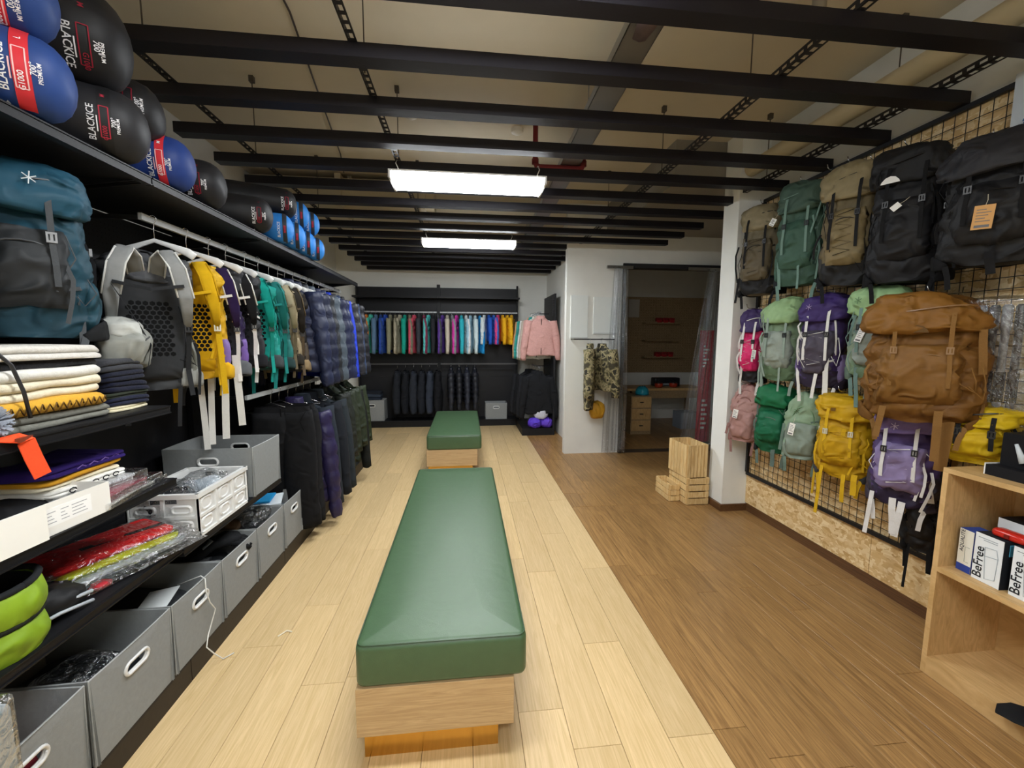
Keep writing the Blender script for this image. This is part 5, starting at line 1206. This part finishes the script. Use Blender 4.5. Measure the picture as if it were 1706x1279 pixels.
ob('sheet', MB().bb((-.11, -.003, .05), (.11, .003, 1.75)), 'print', t, '#c8203e'); ob('foot', MB().bb((-.13, -.12, 0), (.13, .12, .03)), 'blackmetal', t, '#2a2a2a')
m = MB()
for k in range(7): m.bb((-.04, -.006, .25+k*.07), (.02+.03*(k % 2), -.0035, .285+k*.07)); m.bb((-.05, -.006, 1.2+k*.05), (-.02+.03*(k % 3), -.0035, 1.225+k*.05))
ob('lettering', m, 'print', t, '#f0e8e8')
# clothes on the partition
for i, (x, c, mt, lab, k) in enumerate(((1.62, '#5d5440', 'camo', 'camouflage jacket hanging on the partition', 'long'), (1.78, '#6b5a3c', 'camo', 'second camouflage jacket beside the strip curtain', 'fleece'))):
    me = jacket_parts(k); t = thing('hanging_jacket', lab, 'jacket', (x, 5.32, 1.62), pi/2-.35*(-1)**i, 'camouflage clothes on the partition')
    for nm, mm in (('body', me[0]), ('sleeve', me[1][0]), ('sleeve', me[1][1]), ('collar', me[2])):
        mk(nm, mm, 'camo', t)
    hanger('hanger of the '+lab, x, 5.32, 1.62, '#c8c8c8', 'wire', pi/2-.35*(-1)**i, .2, 'hangers on the partition')
t = thing('wall_rail', 'thin black rail on the partition holding camouflage clothes', 'rail', (1.65, 5.32, 1.6))
ob('bar', MB().tube([(-.25, 0, .008), (.3, 0, .008)], .008, 8), 'blackmetal', t, '#222224')
for x in (-.22, .27): ob('arm', MB().tube([(x, 0, .008), (x, .28, .008)], .006, 6), 'blackmetal', t, '#222224')
tag(ob('yellow_bag', blob(MB(), (1.74, 5.36, .66), (.09, .08, .12), .7, 18, 10, .02, 9, 3, .01), 'nylon', None, '#c8962a', True), 'mustard bag hanging low among the camouflage clothes', 'bag')
# workshop behind the opening
t = thing('pegboard', 'tan pegboard on the workshop wall seen through the opening', 'pegboard', (3.75, 8.02, .95))
ob('board', MB().bb((-1.1, 0, 0), (1.1, .02, 1.5)), 'grey_plank', t)
m = MB()
for a in range(44):
    for b in range(29): m.add([(-1.08+a*.05+.006*cos(k*pi/2), -.001, .04+b*.05+.006*sin(k*pi/2)) for k in range(4)], [(3, 2, 1, 0)])
o = ob('peg_holes', m, 'blackmetal', t, '#15100a'); o['kind'] = 'stuff'
tag(ob('paper_sheet', MB().bb((3.2, 7.995, 2.05), (3.42, 8.0, 2.4)), 'print', None, '#b8b4aa'), 'pale paper sheet pinned on the workshop pegboard', 'paper')
for k, (z, lab) in enumerate(((1.92, 'upper'), (1.58, 'middle'), (1.25, 'lower'))):
    t = thing('peg_shelf', f'{lab} narrow shelf on the workshop pegboard', 'shelf', (3.85, 8.02, z)); ob('board', MB().bb((-.35, -.16, 0), (.35, .0, .018)), 'grey_plank', t); ob('lip', MB().bb((-.35, -.168, 0), (.35, -.16, .04)), 'grey_plank', t)
    if k == 1: continue
    for q in range(3):
        u = thing('red_pouch', f'{["left", "middle", "right"][q]} red pouch on the {lab} workshop shelf', 'pouch', (3.78+q*.13, 7.89, z+.018), 0, 'red pouches in the workshop'); m = MB(); rbox(m, (-.055, -.04, 0), (.055, .04, .1), .015); m.wr(.004, 20, q); ob('case', m, 'nylon', u, '#a82428', True); ob('flap', MB().bb((-.05, -.045, .06), (.05, -.04, .095)), 'nylon', u, '#801a1e')
t = thing('work_table', 'wooden work table in the back workshop', 'table', (3.6, 7.35, 0))
ob('tabletop', MB().bb((-.75, -.3, .70), (.75, .3, .74)), 'rubberwood', t); ob('apron', MB().bb((-.7, -.28, .56), (.7, -.26, .70)), 'grey_plank', t)
for sx in (-1, 1):
    for sy in (-1, 1): ob('leg', MB().bb((sx*.68-.03, sy*.25-.03, 0), (sx*.68+.03, sy*.25+.03, .70)), 'grey_plank', t)
t = thing('drawer_chest', 'low wooden drawer chest left of the work table', 'drawers', (2.95, 6.85, 0))
ob('body', MB().bb((-.18, -.18, 0), (.18, .2, .66)), 'grey_plank', t)
for k in range(3):
    dr = ob('drawer', MB().bb((-.165, -.192, .06+k*.2), (.165, -.18, .24+k*.2)), 'rubberwood', t); ob('knob', MB().bb((-.03, -.205, .145+k*.2), (.03, -.192, .16+k*.2)), 'blackmetal', dr, '#222222')
for k, (x, c) in enumerate(((3.5, '#b43c24'), (3.78, '#a8341e'))):
    t = thing('red_pot', ['left small red camping pot on the work table', 'right small red camping pot on the work table'][k], 'pot', (x, 7.2, .74), 0, 'camping pots'); ob('pot', MB().lathe([(.05, 0), (.07, .02), (.075, .07), (.07, .08)], seg=18), 'gloss', t, c, True); ob('lid', MB().lathe([(.076, .08), (.05, .1), (.015, .105), (.012, .125)], seg=18), 'plastic', t, '#2a2220', True)
t = thing('parts_box', 'black box at the back of the work table', 'box', (3.75, 7.45, .74)); m = MB(); rbox(m, (-.25, -.09, 0), (.25, .09, .16), .02); ob('case', m, 'plastic', t, '#1a1c20', True, sharp=40); ob('label', MB().bb((-.2, -.092, .02), (.1, -.09, .06)), 'print', t, '#8a8e92')
t = thing('helmet', 'turquoise climbing helmet on the drawer chest', 'helmet', (3.02, 6.82, .66))
m = MB(); m.lathe([(.105, .0), (.115, .04), (.105, .09), (.08, .125), (.04, .145), (.01, .15)], seg=22); ob('shell', m, 'gloss', t, '#2aa6be', True)
for k in range(3): ob('vent_ridge', MB().tube([(-.05+.05*k, -.1, .05), (-.05+.05*k, -.07, .12), (-.04+.04*k, 0, .152), (-.05+.05*k, .07, .12)], .008, 6), 'gloss', t, '#1b8aa4', True)
ob('rim', MB().lathe([(.108, -.0), (.12, .008), (.108, .016)], seg=22, cap=False), 'plastic', t, '#10606e', True)
tag(ob('paper_box', MB().bb((3.85, 7.0, 0), (4.2, 7.3, .3)), 'print', None, '#8a929c'), 'pale carton on the floor under the work table', 'carton')

# ================================================================== WOODEN CRATES BY THE COLUMN
def slat_crate(label, c, w, d, h, rz, vertical=False, n=4):
    t = thing('wooden_crate', label, 'crate', c, rz, 'pine crates beside the column')
    for sx in (-1, 1):
        for sy in (-1, 1): ob('corner_post', MB().bb((sx*(w/2-.012)-.012, sy*(d/2-.012)-.012, 0), (sx*(w/2-.012)+.012, sy*(d/2-.012)+.012, h)), 'pine', t)
    for k in range(n):
        z0, z1 = h*k/n+.006, h*(k+1)/n-.006
        if not vertical:
            for s in (-1, 1): ob('slat', MB().bb((-w/2, s*(d/2+.004)-.005, z0), (w/2, s*(d/2+.004)+.005, z1)), 'pine', t); ob('slat', MB().bb((s*(w/2+.004)-.005, -d/2, z0), (s*(w/2+.004)+.005, d/2, z1)), 'pine', t)
        else:
            x0, x1 = -w/2+w*k/n+.003, -w/2+w*(k+1)/n-.003; y0, y1 = -d/2+d*k/n+.003, -d/2+d*(k+1)/n-.003
            for s in (-1, 1): ob('slat', MB().bb((x0, s*(d/2+.004)-.005, 0), (x1, s*(d/2+.004)+.005, h)), 'pine', t); ob('slat', MB().bb((s*(w/2+.004)-.005, y0, 0), (s*(w/2+.004)+.005, y1, h)), 'pine', t)
    ob('bottom_board', MB().bb((-w/2+.024, -d/2+.024, .002), (w/2-.024, d/2-.024, .012)), 'pine', t)
slat_crate('pine crate with horizontal slats at the foot of the column', (2.235, 3.86, 0), .22, .34, .27, 0)
slat_crate('pine crate with upright slats on top of the other crate', (2.22, 3.87, .27), .21, .32, .32, radians(3), True, 6)
slat_crate('low pine crate left of the column stack', (2.055, 3.94, 0), .10, .28, .17, radians(0), False, 3)

# ================================================================== PINE SHELF ON THE RIGHT
t = thing('open_shelf', 'low open pine shelf unit at the right edge', 'shelf unit', (2.4, .95, 0))
x0, x1, y0, y1, H = -.2, .19, -.75, .69, 1.02; q = .022
side_m = MB().bb((x0, y1-q, 0), (x1, y1, H-q))
ob('side_panel', side_m, 'rubberwood', t); ob('side_panel', MB().bb((x0, y0, 0), (x1, y0+q, H-q)), 'rubberwood', t)
ob('top_board', MB().bb((x0, y0, H-q), (x1, y1, H)), 'rubberwood', t)
ob('middle_shelf', MB().bb((x0, y0+q, .545-q), (x1-.01, y1-q, .545)), 'rubberwood', t)
ob('bottom_shelf', MB().bb((x0+.018, y0+q, .09-q), (x1-.01, y1-q, .09)), 'rubberwood', t)
ob('kick_board', MB().bb((x0, y0+q, 0), (x0+.018, y1-q, .09)), 'rubberwood', t)
ob('back_panel', MB().bb((x1-.01, y0+q, .0), (x1, y1-q, H-q)), 'rubberwood', t)
BX = 'boxes on the middle pine shelf'
def carton(label, loc, d, front, side, rz=0, group=BX):
    t = thing('product_box', label, 'box', loc, rz, group)
    ob('carton', MB().bb((-d[0]/2, -d[1]/2, 0), (d[0]/2, d[1]/2, d[2])), 'print', t, side)
    f = ob('front_print', MB().bb((-d[0]/2-.0012, -d[1]/2+.001, .001), (-d[0]/2, d[1]/2-.001, d[2]-.001)), 'print', t, front)
    return t, f, -d[0]/2-.0012
for k, (y, lab) in enumerate(((1.475, 'white filter box with black lettering, farther one'), (1.345, 'white filter box with black lettering, nearer one'))):
    t, f, fx = carton(lab, (2.30, y, .545), (.09, .105, .215), '#e4e8ea', '#20242a', radians(-4))
    m = MB(); text_at(m, 'BeFree', .050, (fx, .030, .085), (0, 0, 1), (0, 1, 0), .001); ob('lettering', m, 'print', f, '#26282c')
    m = MB(); m.tube([(fx-.001, -.01+a, b) for a, b in ((.02, .16), (-.02, .165), (-.028, .13), (-.024, .03), (.012, .02), (.02, .12), (.022, .16))], .0012, 4); m.tube([(fx-.001, .012, .12), (fx-.001, -.038, .128)], .0012, 4)
    ob('bottle_drawing', m, 'print', f, '#9aa4ac')
    m = MB()
    for q_ in range(2): m.bb((fx-.001, -.03, .195-q_*.008), (fx, .04-q_*.02, .198-q_*.008))
    ob('small_print', m, 'print', f, '#9aa0a6')
    ob('blue_seal', MB().bb((-.02, -.055, .15), (.035, -.0515, .2)), 'print', t, '#4f9fbe')
t, f, fx = carton('slim cream and blue filter box beside the shelf side', (2.315, 1.565, .545), (.09, .06, .2), '#e8e6da', '#3a50a0', radians(-6))
m = MB(); text_at(m, 'AQUALITE', .022, (fx, .014, .145), (0, 0, 1), (0, 1, 0), .001); ob('lettering', m, 'print', f, '#3a3c40')
ob('blue_base', MB().bb((fx-.001, -.029, .002), (fx, .029, .035)), 'print', f, '#35489a'); ob('filter_drawing', MB().tube([(fx-.001, -.018, .12), (fx-.001, .0, .12), (fx-.001, -.002, .05), (fx-.001, -.018, .05)], .0012, 4), 'print', f, '#a0a49c')
t, f, fx = carton('dark box with white front standing behind the filter boxes', (2.44, 1.46, .545), (.12, .16, .27), '#dfe3e6', '#1a1e22', radians(-2))
ob('photo_patch', MB().bb((fx-.001, -.06, .2), (fx, -.015, .25)), 'print', f, '#7d8a92'); ob('handle', MB().tube([(0, .02, .27), (0, .02, .285), (0, -.05, .285), (0, -.05, .27)], .005, 5), 'plastic', t, '#c8c4bc')
t, f, fx = carton('dark box behind the nearer filter box', (2.43, 1.28, .545), (.14, .14, .25), '#2a3036', '#14181c', 0)
t = thing('red_case', 'small glossy red case lying on the filter box', 'case', (2.30, 1.435, .762), 0)
m = MB(); rbox(m, (-.03, -.06, 0), (.03, .06, .035), .014, .02); ob('case', m, 'gloss', t, '#c02a20', True); ob('clasp', MB().bb((-.034, -.008, .01), (-.03, .008, .024)), 'plastic', t, '#701612')
# display box on top
t = thing('display_box', 'black display carton with a lit torch picture on the pine shelf', 'box', (2.37, 1.415, 1.02), radians(-2))
ob('tray', MB().bb((-.1, -.3, 0), (.1, .12, .045)), 'print', t, '#17171a'); ob('carton', MB().bb((-.06, -.3, .045), (.09, .1, .19)), 'print', t, '#141416')
ob('white_panel', MB().bb((-.062, -.3, .047), (-.06, -.03, .188)), 'print', t, '#e4e6e4')
ob('black_panel', MB().bb((-.062, -.03, .047), (-.06, .1, .188)), 'print', t, '#101013')
ob('torch_picture', MB().tube([(-.063, .052, .15), (-.063, .02, .075)], [.006, .014], 8), 'print', t, '#c6ccd0', True)
m = MB(); m.tube([(-.063, -.06, .12), (-.063, -.09, .13), (-.063, -.12, .11), (-.063, -.1, .09)], .006, 5)
for k in range(4): m.bb((-.0632, -.12, .16+k*.006), (-.062, -.04-.01*(k % 2), .163+k*.006)); m.bb((-.0632, -.12, .055+k*.006), (-.062, -.045-.01*(k % 2), .058+k*.006))
ob('panel_print', m, 'print', t, '#3a3c40')
ob('white_corner', MB().bb((-.102, .12, 0), (.1, .124, .05)), 'print', t, '#e8e8e4')
# cap on the bottom shelf
t = thing('baseball_cap', 'black cloth cap with white tag on the bottom pine shelf', 'cap', (2.27, 1.16, .09), .3)
m = MB(); blob(m, (0, 0, .05), (.11, .12, .055), .8, 22, 10, .01, 10, 2, .006); m.v = [(a, b, max(c_, .001)) for a, b, c_ in m.v]; ob('crown', m, 'fabric', t, '#17181a', True)
m = MB().pad([(-.02, .08, .03), (-.05, .15, .025), (-.06, .19, .012)], [.16, .15, .08], (1, 0, 0), .01, 10); ob('visor', m, 'fabric', t, '#1a1b1d', True)
ob('white_tag', MB().box((-.11, .04, .012), (.05, .09, .002), .4, .1), 'print', t, '#e4e2dc')
# scrap on the floor
tag(ob('paper_scrap', MB().tube([(-1.02, 2.2, .004), (-.99, 2.24, .006), (-.96, 2.23, .004)], .004, 5), 'print', None, '#eee6d0'), 'tiny white scrap on the floor near the bins', 'scrap')
